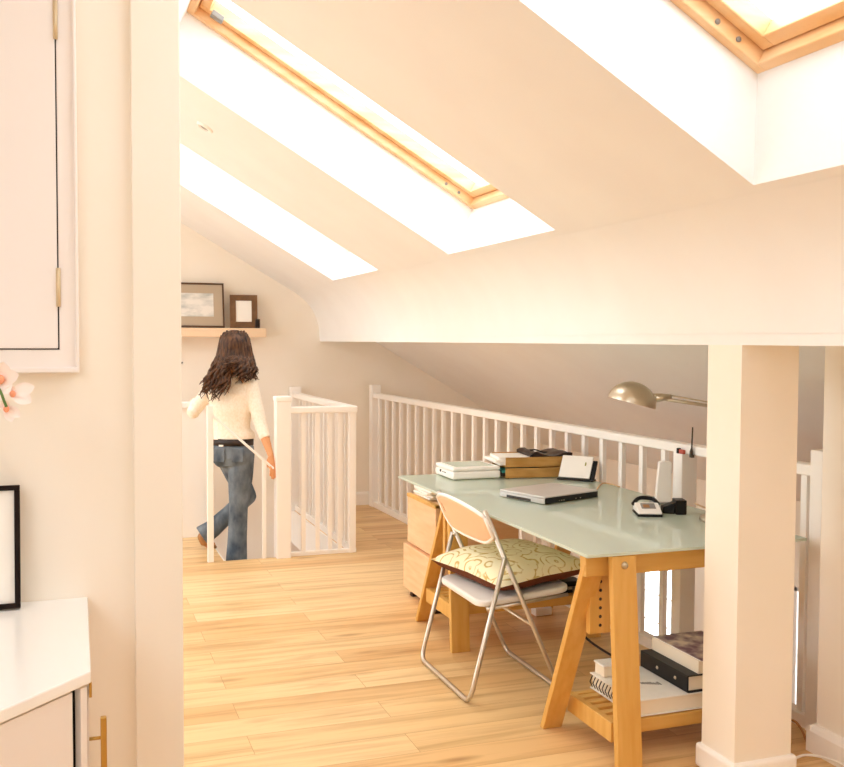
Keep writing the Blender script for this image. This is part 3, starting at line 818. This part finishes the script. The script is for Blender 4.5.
in_tray('document_pile', 'white papers sticking out of the upper letter tray', PAPER, [(-.19, .06, -.115, .115, .0705, .083, 0), (-.21, .03, -.105, .11, .0835, .098, 1.5), (-.185, .0, -.10, .10, .0985, .112, -2)], 0)
in_tray('folder_pile', 'dark folders in the lower letter tray', DARK, [(-.18, .1, -.115, .115, .0125, .030, 0)], 0)
in_tray('green_card', 'teal card between the dark folders in the lower tray', TEAL, [(-.175, .06, -.12, -.01, .0305, .044, 1)], 0)
t2 = thing('fabric_case', 'crumpled dark brown case lying on top of the letter tray', 'case', (2.45, 4.86, Z+.115))
b = B(); n, mm = 14, 8; g = []
for i in range(n):
    row = []
    for j in range(mm):
        x = -.02 + .24*i/(n-1); y = -.125 + .25*j/(mm-1)
        z = .117 + .020*math.exp(-((x-.01)/.03)**2) + .010*math.sin(x*38+j*.3)*.6 + .012*math.exp(-((x-.19)/.05)**2) + .003*math.cos(j*2.1)
        row.append((x, y, z))
    g.append(row)
top = [[b.verts.new(p) for p in r_] for r_ in g]; bot = [[b.verts.new((p[0], p[1], .1148)) for p in r_] for r_ in g]
for i in range(n-1):
    for j in range(mm-1):
        b.faces.new((top[i][j], top[i+1][j], top[i+1][j+1], top[i][j+1])).smooth = True
        b.faces.new((bot[i][j], bot[i][j+1], bot[i+1][j+1], bot[i+1][j]))
for i in range(n-1):
    b.faces.new((top[i][0], bot[i][0], bot[i+1][0], top[i+1][0])); b.faces.new((top[i][-1], top[i+1][-1], bot[i+1][-1], bot[i][-1]))
for j in range(mm-1):
    b.faces.new((top[0][j], top[0][j+1], bot[0][j+1], bot[0][j])); b.faces.new((top[-1][j], bot[-1][j], bot[-1][j+1], top[-1][j+1]))
b.transform(world_of(t)); obj('cover', b, DARK, t2)
b = B(); sweep(b, smooth_line([(.0, -.06, .145), (.02, -.09, .149), (.06, -.10, .137), (.09, -.08, .135)]), .004, 8); b.transform(world_of(t)); obj('strap', b, BLACK, t2)

# desk calendar leaning back on its black stand
t = thing('desk_calendar', 'white page desk calendar tilted on a black stand beside the letter tray', 'calendar', (2.505, 4.60, Z), R(-47))
Rm = Matrix.Rotation(-R(34), 4, 'X')
b = B(); bx(b, -.092, .105, .0, .012, .006, .125, bev=.002); b.transform(Rm); obj('stand', b, BLACK, t, local=True)
b = B(); bx(b, -.092, .105, -.016, .05, .0005, .009, bev=.002); obj('base', b, BLACK, t, local=True)
b = B(); bx(b, -.088, .082, -.012, -.001, .012, .142, bev=.001); b.transform(Rm); p = obj('page', b, PAPER, t, local=True)
b = B(); bx(b, .044, .052, -.0128, -.0119, .085, .105)
b.transform(Rm); obj('print', b, INKG, p, local=True)

b = B(); sweep(b, smooth_line([(2.335, 4.10, Z+.012), (2.42, 4.22, Z+.006), (2.52, 4.36, Z+.006), (2.58, 4.42, Z+.008), (2.605, 4.38, Z+.006), (2.60, 4.30, Z+.005)]), .004, 8)
tag(obj('laptop_cable', b, CORD), 'beige cable looping on the desktop from the silver laptop', 'cable')

# flatbed scanner at the far end
t = thing('scanner', 'white flatbed scanner with a rounded edge at the far end of the desktop', 'scanner', (2.05, 4.86, Z))
b = B(); bx(b, 1.885, 2.165, 4.79, 5.06, Z+.004, Z+.045, bev=.012, seg=4); obj('body', b, WHITEP, t)
b = B(); bx(b, 1.887, 2.163, 4.792, 5.058, Z+.047, Z+.068, bev=.009, seg=4); l = obj('lid', b, WHITEP, t)
b = B(); bx(b, 1.915, 2.135, 4.82, 5.03, Z+.0675, Z+.0695, bev=.0005); obj('lid_panel', b, FROST, l)
b = B()
bx(b, 1.8845, 1.887, 4.96, 4.985, Z+.026, Z+.040, bev=.001)
for k in range(3): bx(b, 1.8848, 1.887, 4.93-.02*k, 4.942-.02*k, Z+.028, Z+.034)
obj('button', b, BLACK, t)
b = B()
for x, y in ((1.91, 4.81), (2.14, 4.81), (1.91, 5.03), (2.14, 5.03)): bx(b, x-.008, x+.008, y-.008, y+.008, Z, Z+.005)
obj('foot', b, GREY, t)

# white and black telephone base
t = thing('telephone', 'white and black telephone base on the desktop left of the black dock', 'telephone', (2.315, 3.60, Z), R(-22))
b = B(); bx(b, -.052, .052, -.07, .07, .0, .010, bev=.003); obj('base', b, BLACK, t, local=True)
b = B()
prism(b, [(-.05, -.066, .010), (-.05, .066, .010), (-.05, .066, .040), (-.05, .02, .046), (-.05, -.05, .026), (-.05, -.066, .016)], .10, (1, 0, 0), .004); obj('body', b, WHITEP, t, local=True)
b = B(); prism(b, [(-.03, -.035, .0295), (.03, -.035, .0295), (.03, .012, .0435), (-.03, .012, .0435)], .003, (0, -.25, .97), .001); obj('display', b, GREY, t, local=True)
b = B(); prism(b, [(-.022, -.030, .0335), (.005, -.030, .0335), (.005, -.005, .041), (-.022, -.005, .041)], .002, (0, -.25, .97)); obj('key', b, SHOE, t, local=True)
b = B(); sweep(b, smooth_line([(-.052, .045, .038), (-.03, .066, .055), (.0, .07, .06), (.035, .066, .055), (.052, .045, .04)]), .009, 10, round_caps=True); obj('handset', b, BLACK, t, local=True)
# black dock beside it
t = thing('charging_dock', 'black square dock beside the white telephone on the desktop', 'dock', (2.45, 3.585, Z), R(-20))
b = B(); bx(b, -.012, .034, -.045, .03, 0, .062, bev=.004); obj('body', b, BLACK, t, local=True)
b = B(); prism(b, [(-.014, -.03, .0), (-.06, -.015, .0), (-.06, -.015, .028), (-.014, -.03, .05)], .05, (0, 1, 0), .003); obj('cradle', b, BLACK, t, local=True)
t = thing('wireless_router', 'slim white upright router standing on the desktop in front of the balustrade', 'router', (2.525, 3.80, Z))
b = B(); prism(b, [(2.497, 3.815, Z+.008), (2.562, 3.79, Z+.008), (2.568, 3.797, Z+.19), (2.535, 3.81, Z+.196), (2.515, 3.818, Z+.188)], .035, (.36, .93, 0), .004); obj('case', b, WHITEP, t)
b = B(); bx(b, 2.49, 2.585, 3.785, 3.86, Z, Z+.010, bev=.003); obj('stand', b, GREY, t)
t = thing('aerial', 'short dark aerial rod clipped upright on the white handrail', 'aerial', (2.645, 3.745, .975))
b = B(); sweep(b, [(2.634, 3.745, .985), (2.634, 3.745, 1.005), (2.634, 3.742, 1.02), (2.634, 3.738, 1.115)], [.009, .008, .004, .003], 10); obj('rod', b, ANT, t)
b = B(); bx(b, 2.630, 2.645, 3.735, 3.755, .976, .99, bev=.002); obj('clip', b, ANT, t)
t = thing('post_clip', 'tiny red and black clip on the handrail left of the aerial rod', 'clip', (2.636, 3.83, .96))
b = B(); bx(b, 2.628, 2.642, 3.80, 3.835, .985, 1.005, bev=.003); obj('body', b, REDM, t)
b = B(); bx(b, 2.626, 2.642, 3.836, 3.85, .985, 1.01, bev=.002); obj('spring', b, BLACK, t)

# desk lamp with a nickel dome
t = thing('desk_lamp', 'brushed nickel desk lamp with dome shade reaching out from behind the column', 'lamp', (2.535, 3.37, Z))
lx, ly = 2.535, 3.37
b = B(); lathe(b, [(0, 0), (.098, 0), (.10, .004), (.098, .014), (.03, .022), (.012, .03), (0, .03)], (lx, ly, Z), n=32); obj('base', b, STEEL, t)
b = B(); sweep(b, [(lx, ly, Z+.02), (lx, ly, 1.224)], .009, 12); obj('stem', b, STEEL, t)
J = Vector((lx, ly, 1.226)); NK = Vector((2.255, 3.450, 1.270))
b = B(); ball(b, J, .018, 12, 8); sweep(b, [J, NK], .0075, 10); arm = obj('arm', b, STEEL, t)
b = B(); sweep(b, [J+Vector((0, 0, .014)), NK+Vector((0.05, -.014, .011))], .003, 8); obj('tie_rod', b, STEEL, arm)
ax = (Vector((2.04, 3.515, 1.236)) - NK).normalized(); ax = (ax + Vector((0, 0, .06))).normalized()
b = B(); sweep(b, [NK - ax*.06, NK - ax*.02, NK+ax*.02], [.010, .017, .020], 14); nk = obj('neck', b, STEEL, t)
b = B(); sweep(b, [NK - Vector((.01, 0, .018)), NK - Vector((.01, 0, .036))], .0045, 8); obj('switch', b, DARK, nk)
# dome opening tilted down
HC = NK + ax*.105
da = Vector((-.24, .08, -.96)).normalized()
prof = [(.100*math.cos(a), -.088*math.sin(a)) for a in [R(x) for x in range(0, 91, 9)]]
inner = [(.097*math.cos(a), -.085*math.sin(a)) for a in [R(x) for x in range(90, -1, -9)]]
b = B(); lathe(b, prof+inner+[(.1, 0)], HC + Vector((0, 0, -.012)), da, 32); sh = obj('shade', b, STEEL, t)
b = B(); lathe(b, [(.0, -.076), (.014, -.072), (.014, -.05), (.024, -.03), (.02, -.008), (0, 0)], HC + Vector((0, 0, -.012)), da, 16); obj('bulb', b, WHITEP, sh)
b = B(); sweep(b, smooth_line([(2.57, 3.62, Z+.03), (2.56, 3.56, Z+.028), (2.56, 3.5, Z+.024), (2.55, 3.44, Z+.03)]), .004, 8)
tag(obj('lamp_cable', b, CORD), 'tan cable on the desktop between the dock and the lamp base', 'cable')

# loose cords on the floor right of the column
for k, (lab, pts) in enumerate((
    ('pale cord lying along the foot of the low right wall skirting', [(2.40, 2.80, .006), (2.43, 2.80, .006), (2.47, 2.80, .012), (2.50, 2.76, .02), (2.512, 2.66, .03), (2.515, 2.5, .012), (2.50, 2.3, .006)]),
    ('beige cord curling up off the floor between the column and the desk trestle', [(2.345, 2.93, .006), (2.39, 2.90, .006), (2.43, 2.905, .012), (2.46, 2.90, .03), (2.475, 2.895, .06), (2.47, 2.908, .072), (2.44, 2.912, .03), (2.405, 2.92, .006), (2.39, 3.0, .006)]),
    ('orange-brown cord running down beyond the column to the low wall end', [(2.54, 3.25, .006), (2.54, 3.05, .05), (2.545, 2.95, .075), (2.56, 2.92, .05), (2.57, 2.90, .006)]))):
    b = B(); sweep(b, smooth_line(pts), .0048, 8)
    tag(obj('extension_lead', b, (WHITEP, CORD, SHOE)[k]), lab, 'cable')

# ------------------------------------------------------------------ folding chair and cushion
t = thing('folding_chair', 'folding chair with silver tube frame and peach back at the glass desk', 'chair', (1.74, 3.96, 0))
YN_, YF_ = 3.69, 4.235
upx = lambda z: 1.955 - .45*z
rrx = lambda z: 1.520 + .262*z
tr = .0105
b = B(); sweep(b, fillet([(upx(.80), YN_, .80), (upx(.012), YN_, .012), (upx(.012), YF_, .012), (upx(.80), YF_, .80)], .055, 6), tr, 12); obj('back_frame', b, CHROME, t)
YA, YB = YN_-.024, YF_+.024
b = B(); sweep(b, fillet([(rrx(.60), YA, .60), (rrx(.012), YA, .012), (rrx(.012), YB, .012), (rrx(.60), YB, .60)], .055, 6), tr, 12); obj('rear_leg_frame', b, CHROME, t)
for y in (YN_-.012, YF_+.012):
    b = B(); sweep(b, [(rrx(.60), y-.02, .595), (rrx(.60), y+.02, .595)], .007, 10); obj('pivot', b, STEEL, t)
b = B()
sweep(b, [(upx(.30), YN_, .30), (upx(.30), YF_, .30)], .008, 10)
obj('crossbar', b, CHROME, t)
# seat plate with rolled edge
def rounded_rect(x0, x1, y0, y1, r, n=5):
    out = []
    for cx_, cy_, a0 in ((x1-r, y1-r, 0), (x0+r, y1-r, 90), (x0+r, y0+r, 180), (x1-r, y0+r, 270)):
        for k in range(n+1):
            a = R(a0 + 90*k/n); out.append((cx_+r*math.cos(a), cy_+r*math.sin(a)))
    return out
seat_z = lambda x: .412 + .085*(x-1.60)
b = B(); rr_ = rounded_rect(1.585, 2.02, 3.715, 4.21, .06)
prism(b, [(x, y, seat_z(x)-.028) for x, y in rr_], .028, (0, 0, 1), .009); obj('seat', b, SEATP, t)
for y in (3.72, 4.205):
    b = B(); sweep(b, [(1.62, y, seat_z(1.62)-.036), (2.0, y, seat_z(2.0)-.036)], .008, 8); obj('seat_rail', b, CHROME, t)
# curved backrest panel
b = B(); n, mm = 16, 8; fr_, bk_ = [], []
for i in range(n+1):
    v = i/n; y = YN_-.004 + (YF_-YN_+.008)*v
    e = abs(2*v-1)
    ztop = .772 + .045*(1-e**2.2); zbot = .648 + .04*max(0, (e-.6)/.4)**2
    bow = -.028*(1-(2*v-1)**2)
    ra, rb = [], []
    for j in range(mm+1):
        z = zbot + (ztop-zbot)*j/mm
        x = upx(z) + bow - .006
        ra.append(b.verts.new((x-.012, y, z))); rb.append(b.verts.new((x-.002, y, z)))
    fr_.append(ra); bk_.append(rb)
for i in range(n):
    for j in range(mm):
        if not (i in (13,) and j in (4, 5)):
            b.faces.new((fr_[i][j], fr_[i+1][j], fr_[i+1][j+1], fr_[i][j+1])).smooth = True
            b.faces.new((bk_[i][j], bk_[i][j+1], bk_[i+1][j+1], bk_[i+1][j])).smooth = True
for i in range(n):
    b.faces.new((fr_[i][0], bk_[i][0], bk_[i+1][0], fr_[i+1][0])); b.faces.new((fr_[i][mm], fr_[i+1][mm], bk_[i+1][mm], bk_[i][mm]))
for j in range(mm):
    b.faces.new((fr_[0][j], fr_[0][j+1], bk_[0][j+1], bk_[0][j])); b.faces.new((fr_[n][j], bk_[n][j], bk_[n][j+1], fr_[n][j+1]))
for (i0, i1, j0, j1) in ((13, 14, 4, 6),):
    for j in range(j0, j1):
        b.faces.new((fr_[i0][j], fr_[i0][j+1], bk_[i0][j+1], bk_[i0][j])); b.faces.new((fr_[i1][j], bk_[i1][j], bk_[i1][j+1], fr_[i1][j+1]))
    b.faces.new((fr_[i0][j0], bk_[i0][j0], bk_[i1][j0], fr_[i1][j0])); b.faces.new((fr_[i0][j1], fr_[i1][j1], bk_[i1][j1], bk_[i0][j1]))
bmesh.ops.recalc_face_normals(b, faces=b.faces)
obj('backrest', b, PEACH, t)
def panel_edge(v):
    y = YN_-.004 + (YF_-YN_+.008)*v; e = abs(2*v-1)
    zt_ = .772 + .045*(1-e**2.2); zb_ = .648 + .04*max(0, (e-.6)/.4)**2
    bow = -.028*(1-(2*v-1)**2)
    return V3(upx(zt_)+bow-.013, y, zt_), V3(upx(zb_)+bow-.013, y, zb_)
V3 = lambda x, y, z: Vector((x, y, z))
ed = [panel_edge(i/24) for i in range(25)]
loop = [e_[0] for e_ in ed] + [ed[-1][0].lerp(ed[-1][1], .5)] + [e_[1] for e_ in ed[::-1]] + [ed[0][0].lerp(ed[0][1], .5), ed[0][0]]
b = B(); sweep(b, loop, .0085, 8); obj('backrest_rim', b, TRIM, t)

t = thing('seat_cushion', 'pale yellow patterned cushion with brown underside on the folding chair', 'cushion', (1.86, 4.02, .46))
def pillow(sign, m, name, parent):
    b = B(); n = 24; g = []
    ang = R(9); c = Vector((1.862, 4.015, .494))
    for i in range(n+1):
        row = []
        for j in range(n+1):
            u = -1+2*i/n; v = -1+2*j/n
            pin = 1 - .07*(1-abs(u*v)**1.0)*(max(abs(u), abs(v))**3)
            hgt = (max(0, (1-u**4)*(1-v**4)))**(.55 if sign > 0 else .33)
            zz = sign*hgt*(.060 if sign > 0 else .052)
            zz += sign*.0035*math.sin(7*u+2*v)*math.sin(6*v-1.5*u)*hgt
            x = u*.245*pin; y = v*.30*pin
            p = Vector((x*math.cos(ang)-y*math.sin(ang), x*math.sin(ang)+y*math.cos(ang), zz + .075*x))
            row.append(b.verts.new(c+p))
        g.append(row)
    for i in range(n):
        for j in range(n):
            f = (g[i][j], g[i+1][j], g[i+1][j+1], g[i][j+1])
            b.faces.new(f if sign > 0 else f[::-1]).smooth = True
    return obj(name, b, m, parent)
pillow(1, CUSH, 'top_cover', t); 
u = pillow(-1, mat('brown_cotton', '#6b3a22', .85, spec=.2), 'underside', t); u['label'] = 'dark brown underside'

# ------------------------------------------------------------------ the woman on the stairs
def blob(name, build, m, parent, voxel=.007, smooth_it=6):
    """several tapered volumes fused into one continuous surface"""
    b = B(); build(b)
    me = bpy.data.meshes.new(name+'_src'); b.to_mesh(me); b.free()
    o = bpy.data.objects.new(name, me); COL.objects.link(o)
    md = o.modifiers.new('r', 'REMESH'); md.mode = 'VOXEL'; md.voxel_size = voxel
    s_ = o.modifiers.new('s', 'SMOOTH'); s_.factor = .5; s_.iterations = smooth_it
    dg = bpy.context.evaluated_depsgraph_get(); dg.update()
    me2 = bpy.data.meshes.new_from_object(o.evaluated_get(dg)); me2.name = name
    bpy.data.objects.remove(o, do_unlink=True); bpy.data.meshes.remove(me)
    b = B(); b.from_mesh(me2); bpy.data.meshes.remove(me2)
    for f in b.faces: f.smooth = True
    return obj(name, b, m, parent)

pw = thing('person', 'woman with long brown hair, cream top and jeans stepping down the stairs', 'person', (1.09, 6.98, -.19))
fd = Vector((.42, .907, 0)).normalized(); rd = Vector((fd.y, -fd.x, 0))
V = Vector
HD = V((1.085, 6.99, 1.435)); NB = V((1.062, 6.985, 1.245)); CH = V((1.055, 6.985, 1.08)); WA = V((1.06, 6.99, .86)); PE = V((1.07, 6.99, .70))
SR = V((1.185, 6.925, 1.175)); ER = V((1.245, 6.83, .885)); WR = V((1.285, 6.705, .700))
SLf = V((.945, 7.055, 1.175)); EL = V((.805, 7.10, .985)); WL = V((.855, 7.34, 1.055))
HR, KR, AR = V((1.125, 6.955, .68)), V((1.10, 6.955, .30)), V((1.085, 6.975, -.12))
HL, KL, AL = V((1.02, 7.025, .68)), V((1.19, 7.09, .365)), V((.875, 7.10, .085))
def torso(b, g=0.0, low=.72):
    sweep(b, [NB+V((0, 0, -.02)), NB+V((0, 0, -.055)), CH+V((0, 0, .04)), CH+V((0, 0, -.06)), WA+V((0, 0, .06)), WA, V((PE.x, PE.y, max(.77, low+.015))), V((PE.x, PE.y, low))],
          [(.055+g, .05+g), (.125+g, .07+g), (.15+g, .095+g), (.142+g, .098+g), (.122+g, .088+g), (.122+g, .09+g), (.145+g, .105+g), (.15+g, .105+g)][:8], 20, ref=fd)
def fingers(b, W, d, side, down, curl):
    """palm plus four fingers and a thumb; d hand direction, side across the knuckles, down = palm normal"""
    d, side, down = d.normalized(), side.normalized(), down.normalized()
    pc = W + d*.05
    sweep(b, [W, W+d*.025, W+d*.06, W+d*.085], [(.020, .016), (.030, .014), (.036, .013), (.035, .012)], 12, ref=down)
    for k, (o_, L) in enumerate(((-.027, .062), (-.009, .072), (.009, .068), (.026, .054))):
        p = W + d*.085 + side*o_; q = p; pts = [W + d*.06 + side*o_*.9, p]
        a = 0.15
        for s_ in (.45, .32, .23):
            a += curl
            q = q + (d*math.cos(a) + down*math.sin(a))*L*s_; pts.append(q)
        sweep(b, pts, [.0085, .0085, .008, .0072, .006], 8, round_caps=True)
    tb = W + d*.03 - side*.026
    sweep(b, [W + d*.02 - side*.015, tb, tb + d*.025 - side*.018 + down*.012, tb + d*.045 - side*.012 + down*.03], [.011, .0105, .009, .007], 8, round_caps=True)
def body(b):
    # head with brow, nose, chin, ears
    ball(b, HD+V((0, 0, .015)), (.073, .088, .105), 20, 14, Matrix.Rotation(-math.atan2(fd.x, fd.y), 3, 'Z'))
    ball(b, HD+fd*.03+V((0, 0, -.055)), (.055, .06, .062), 16, 12, Matrix.Rotation(-math.atan2(fd.x, fd.y), 3, 'Z'))
    sweep(b, [HD+fd*.086+V((0, 0, .02)), HD+fd*.104+V((0, 0, -.012)), HD+fd*.094+V((0, 0, -.025))], [.008, .013, .011], 10, round_caps=True)
    ball(b, HD+fd*.082+V((0, 0, -.088)), (.022, .02, .018), 10, 8)
    for s_ in (-1, 1): ball(b, HD+rd*s_*.076+V((0, 0, -.01)), (.012, .018, .03), 10, 8)
    for s_ in (-1, 1): ball(b, HD+fd*.078+rd*s_*.03+V((0, 0, .012)), (.014, .011, .009), 10, 8)
    sweep(b, [HD+fd*.084-rd*.022+V((0, 0, -.055)), HD+fd*.092+V((0, 0, -.056)), HD+fd*.084+rd*.022+V((0, 0, -.055))], [.005, .008, .005], 8, round_caps=True)
    sweep(b, [HD+V((0, 0, -.06)), NB+V((0, 0, .02)), NB+V((0, 0, -.05))], [.052, .050, .06], 14, round_caps=True)
    torso(b, -.006)
    for S, E, W in ((SR, ER, WR), (SLf, EL, WL)):
        sweep(b, [CH.lerp(S, .7)+V((0, 0, .04)), S, S.lerp(E, .5), E, E.lerp(W, .35), W], [.05, .048, .040, .034, .033, .021], 14, round_caps=True)
    dR = (V((1.292, 6.655, .632)) - WR)
    fingers(b, WR, dR, V((.75, .3, -.45)), V((-.25, -.1, -1)), .42)
    fingers(b, WL, V((.05, .9, -.02)), V((-1, .05, 0)), V((0, .3, -1)), .22)
    for H_, K_, A_ in ((HR, KR, AR), (HL, KL, AL)):
        sweep(b, [H_, H_.lerp(K_, .5), K_, K_.lerp(A_, .35), A_], [.078, .065, .048, .047, .033], 14, round_caps=True)
    sweep(b, [AR+V((0, -.0, -.01)), AR+fd*.05+V((.02, 0, -.04)), AR+fd*.13+V((.03, 0, -.05))], [(.032, .035), (.038, .028), (.036, .016)], 12, round_caps=True)
    sweep(b, [AL, AL+V((.0, .0, -.03)), AL+V((.055, .0, -.068))], [.032, .034, .03], 12, round_caps=True)
blob('body', body, SKIN, pw, .0055, 3)
def top_(b):
    torso(b, .012, .80)
    for S, E, W, k in ((SR, ER, WR, .40), (SLf, EL, WL, .8)):
        sweep(b, [CH.lerp(S, .7)+V((0, 0, .04)), S, S.lerp(E, .5), E, E.lerp(W, k)], [.06, .058, .051, .045, .039], 16, round_caps=False)
        ball(b, S, .056, 14, 10); ball(b, E, .047, 12, 10)
tp = blob('knit_top', top_, KNIT, pw, .006, 4)
b = B(); sweep(b, [NB+V((0, 0, -.045)), NB+V((0, 0, -.012)), NB+V((0, 0, .012))], [.085, .066, .060], 20); obj('collar', b, KNIT, tp)
def jeans(b):
    sweep(b, [V((PE.x, PE.y, .785)), PE+V((0, 0, .04)), V((PE.x, PE.y, .67)), V((PE.x, PE.y, .61))], [(.130, .103), (.148, .115), (.153, .12), (.12, .10)], 22, ref=fd)
    for s_ in (-1, 1): ball(b, PE+rd*s_*.062-fd*.055+V((0, 0, -.02)), (.076, .07, .085), 14, 10)
    sweep(b, [HR+V((0, 0, .03)), HR.lerp(KR, .4), KR, KR.lerp(AR, .5), AR+V((0, 0, -.035))], [.092, .088, .066, .068, .079], 18)
    sweep(b, [HL+V((0, 0, .03)), HL.lerp(KL, .5), KL], [.090, .080, .062], 18, round_caps=True)
    d = (AL-KL)
    sweep(b, [KL, KL+d*.4, KL+d*.8, AL+V((-.015, 0, .006))], [.062, .058, .066, .075], 18)
jn = blob('jeans', jeans, DENIM, pw, .006, 3)
for s_ in (-1, 1):
    b = B(); c = PE + rd*s_*.068 - fd*.125 + V((0, 0, -.005))
    bx(b, c.x-.042, c.x+.042, c.y-.004, c.y+.004, c.z-.05, c.z+.045, bev=.003, rot=Matrix.Rotation(-math.atan2(fd.x, fd.y), 3, 'Z')); obj('back_pocket', b, DENIM, jn)
b = B(); c = PE - fd*.128 - rd*.05 + V((0, 0, .06)); bx(b, c.x-.016, c.x+.016, c.y-.003, c.y+.003, c.z-.006, c.z+.006, rot=Matrix.Rotation(-math.atan2(fd.x, fd.y), 3, 'Z')); obj('waist_patch', b, PAPER, jn)
b = B(); sweep(b, [V((PE.x, PE.y, .755)), V((PE.x, PE.y, .803))], [(.146, .118), (.146, .117)], 26, ref=fd); obj('belt', b, BELT, pw)
def shoes(b):
    sweep(b, [AR+V((0, 0, -.03)), AR+fd*.04+V((.02, 0, -.042)), AR+fd*.15+V((.03, 0, -.052))], [(.036, .034), (.042, .026), (.036, .016)], 12, round_caps=True)
blob('shoe', shoes, SHOE, pw, .005, 2)
def shoe2(b): sweep(b, [AL+V((-.01, 0, .0)), AL+V((.005, .0, -.035)), AL+V((.06, .0, -.068))], [(.036, .036), (.04, .036), (.036, .018)], 12, round_caps=True)
blob('shoe', shoe2, SHOE, pw, .005, 2)
# hair: scalp cap and long wavy locks sweeping to the left
b = B(); random.seed(11)
rot = Matrix.Rotation(-math.atan2(fd.x, fd.y), 3, 'Z')
ball(b, HD-fd*.012+V((0, 0, .026)), (.106, .114, .112), 24, 16, rot)
ball(b, HD-fd*.03+V((0, 0, -.045)), (.108, .09, .10), 20, 14, rot)
for k in range(190):
    a = random.uniform(-2.15, 2.15)                       # 0 = straight back
    out = (-fd*math.cos(a) + rd*math.sin(a))
    e = rd.dot(out)
    right = e > .25
    h0 = random.uniform(-.02, .118)
    rr0 = math.sqrt(max(.08, 1-((h0-.02)/.118)**2))
    p0 = HD + V((0, 0, h0+.014)) + out*(.108*rr0)
    p1 = HD + V((0, 0, -.05)) + out*.120
    if e > .34: L = random.uniform(.11, .19)
    elif e > -.02: L = random.uniform(.04, .10)
    else: L = random.uniform(.19, .32)*(1 if e < -.2 else .85)
    right = e > .1
    sw = random.uniform(-.02, .012) if right else -random.uniform(.01, .105)*max(.2, .42 - e*.7)
    tip = p1 + V((sw, -.02, -L)) + out*random.uniform(-.015, .025) - fd*.035
    pts = []
    ph = random.uniform(0, 6.28); am = random.uniform(.014, .032); fq = random.uniform(10, 18)
    for i in range(17):
        s_ = i/16
        if s_ < .25: p = p0.lerp(p1, s_/.25)
        else:
            q = (s_-.25)/.75; p = p1.lerp(tip, q) + V((0, -.025, 0))*math.sin(q*math.pi)
        wv = am*max(0, s_-.22)*1.6
        p = p + rd*(wv*math.sin(ph+s_*fq)) + fd*(wv*.8*math.cos(ph+s_*fq))
        pts.append(p)
    r0 = random.uniform(.008, .014)
    sweep(b, pts, [r0*(.6+.4*min(1, i/4))*(1 if i < 11 else (17-i)/6.6) for i in range(17)], 7)
obj('hair', b, HAIR, pw)

# ------------------------------------------------------------------ light
w = bpy.data.worlds.new('overcast_sky'); SC.world = w; w.use_nodes = True
bg = w.node_tree.nodes['Background']; bg.inputs[0].default_value = (.94, .985, 1.03, 1); bg.inputs[1].default_value = 3.2
def portal(name, loc, nrm, sx, sy):
    l = bpy.data.lights.new(name, 'AREA'); l.shape = 'RECTANGLE'; l.size = sx; l.size_y = sy; l.cycles.is_portal = True
    o = bpy.data.objects.new(name, l); COL.objects.link(o); o.location = loc
    o.rotation_euler = Vector(nrm).to_track_quat('-Z', 'Y').to_euler()
for i, (a, c, s) in enumerate(WINS):
    p = SL((UT+UB)/2, (a+c)/2, .42); portal('skylight_portal', p, (-ST, 0, -CT), 2.0, 2.0)
for i, (a, c) in enumerate(ADDED_LEFTW):
    p = SLL(-.15, (a+c)/2, .42); portal('skylight_portal', p, (ST, 0, -CT), 2.0, 2.0)
portal('window_portal', (-.75, YN-.16, 1.55), (0, 1, 0), 2.0, 1.2)
portal('window_portal', (XL-.16, 5.95, -1.42), (1, 0, 0), 1.95, 4.0)
portal('window_portal', (XL-.16, 5.95, 1.0), (1, 0, 0), 1.4, 4.0)
for y0, y1, z0, z1 in EW: portal('window_portal', (XE+.16, (y0+y1)/2, (z0+z1)/2), (-1, 0, 0), 1.2, 1.2)

SC.view_settings.view_transform = 'Standard'; SC.view_settings.look = 'None'; SC.view_settings.gamma = 1
SC.view_settings.exposure = 0.66
SC.view_settings.use_curve_mapping = False
SC.cycles.max_bounces = 14; SC.cycles.diffuse_bounces = 9; SC.cycles.glossy_bounces = 4; SC.cycles.transmission_bounces = 8; SC.cycles.transparent_max_bounces = 16
SC.cycles.sample_clamp_indirect = 8
SC.cycles.use_denoising = True
SC.cycles.caustics_reflective = False; SC.cycles.caustics_refractive = False
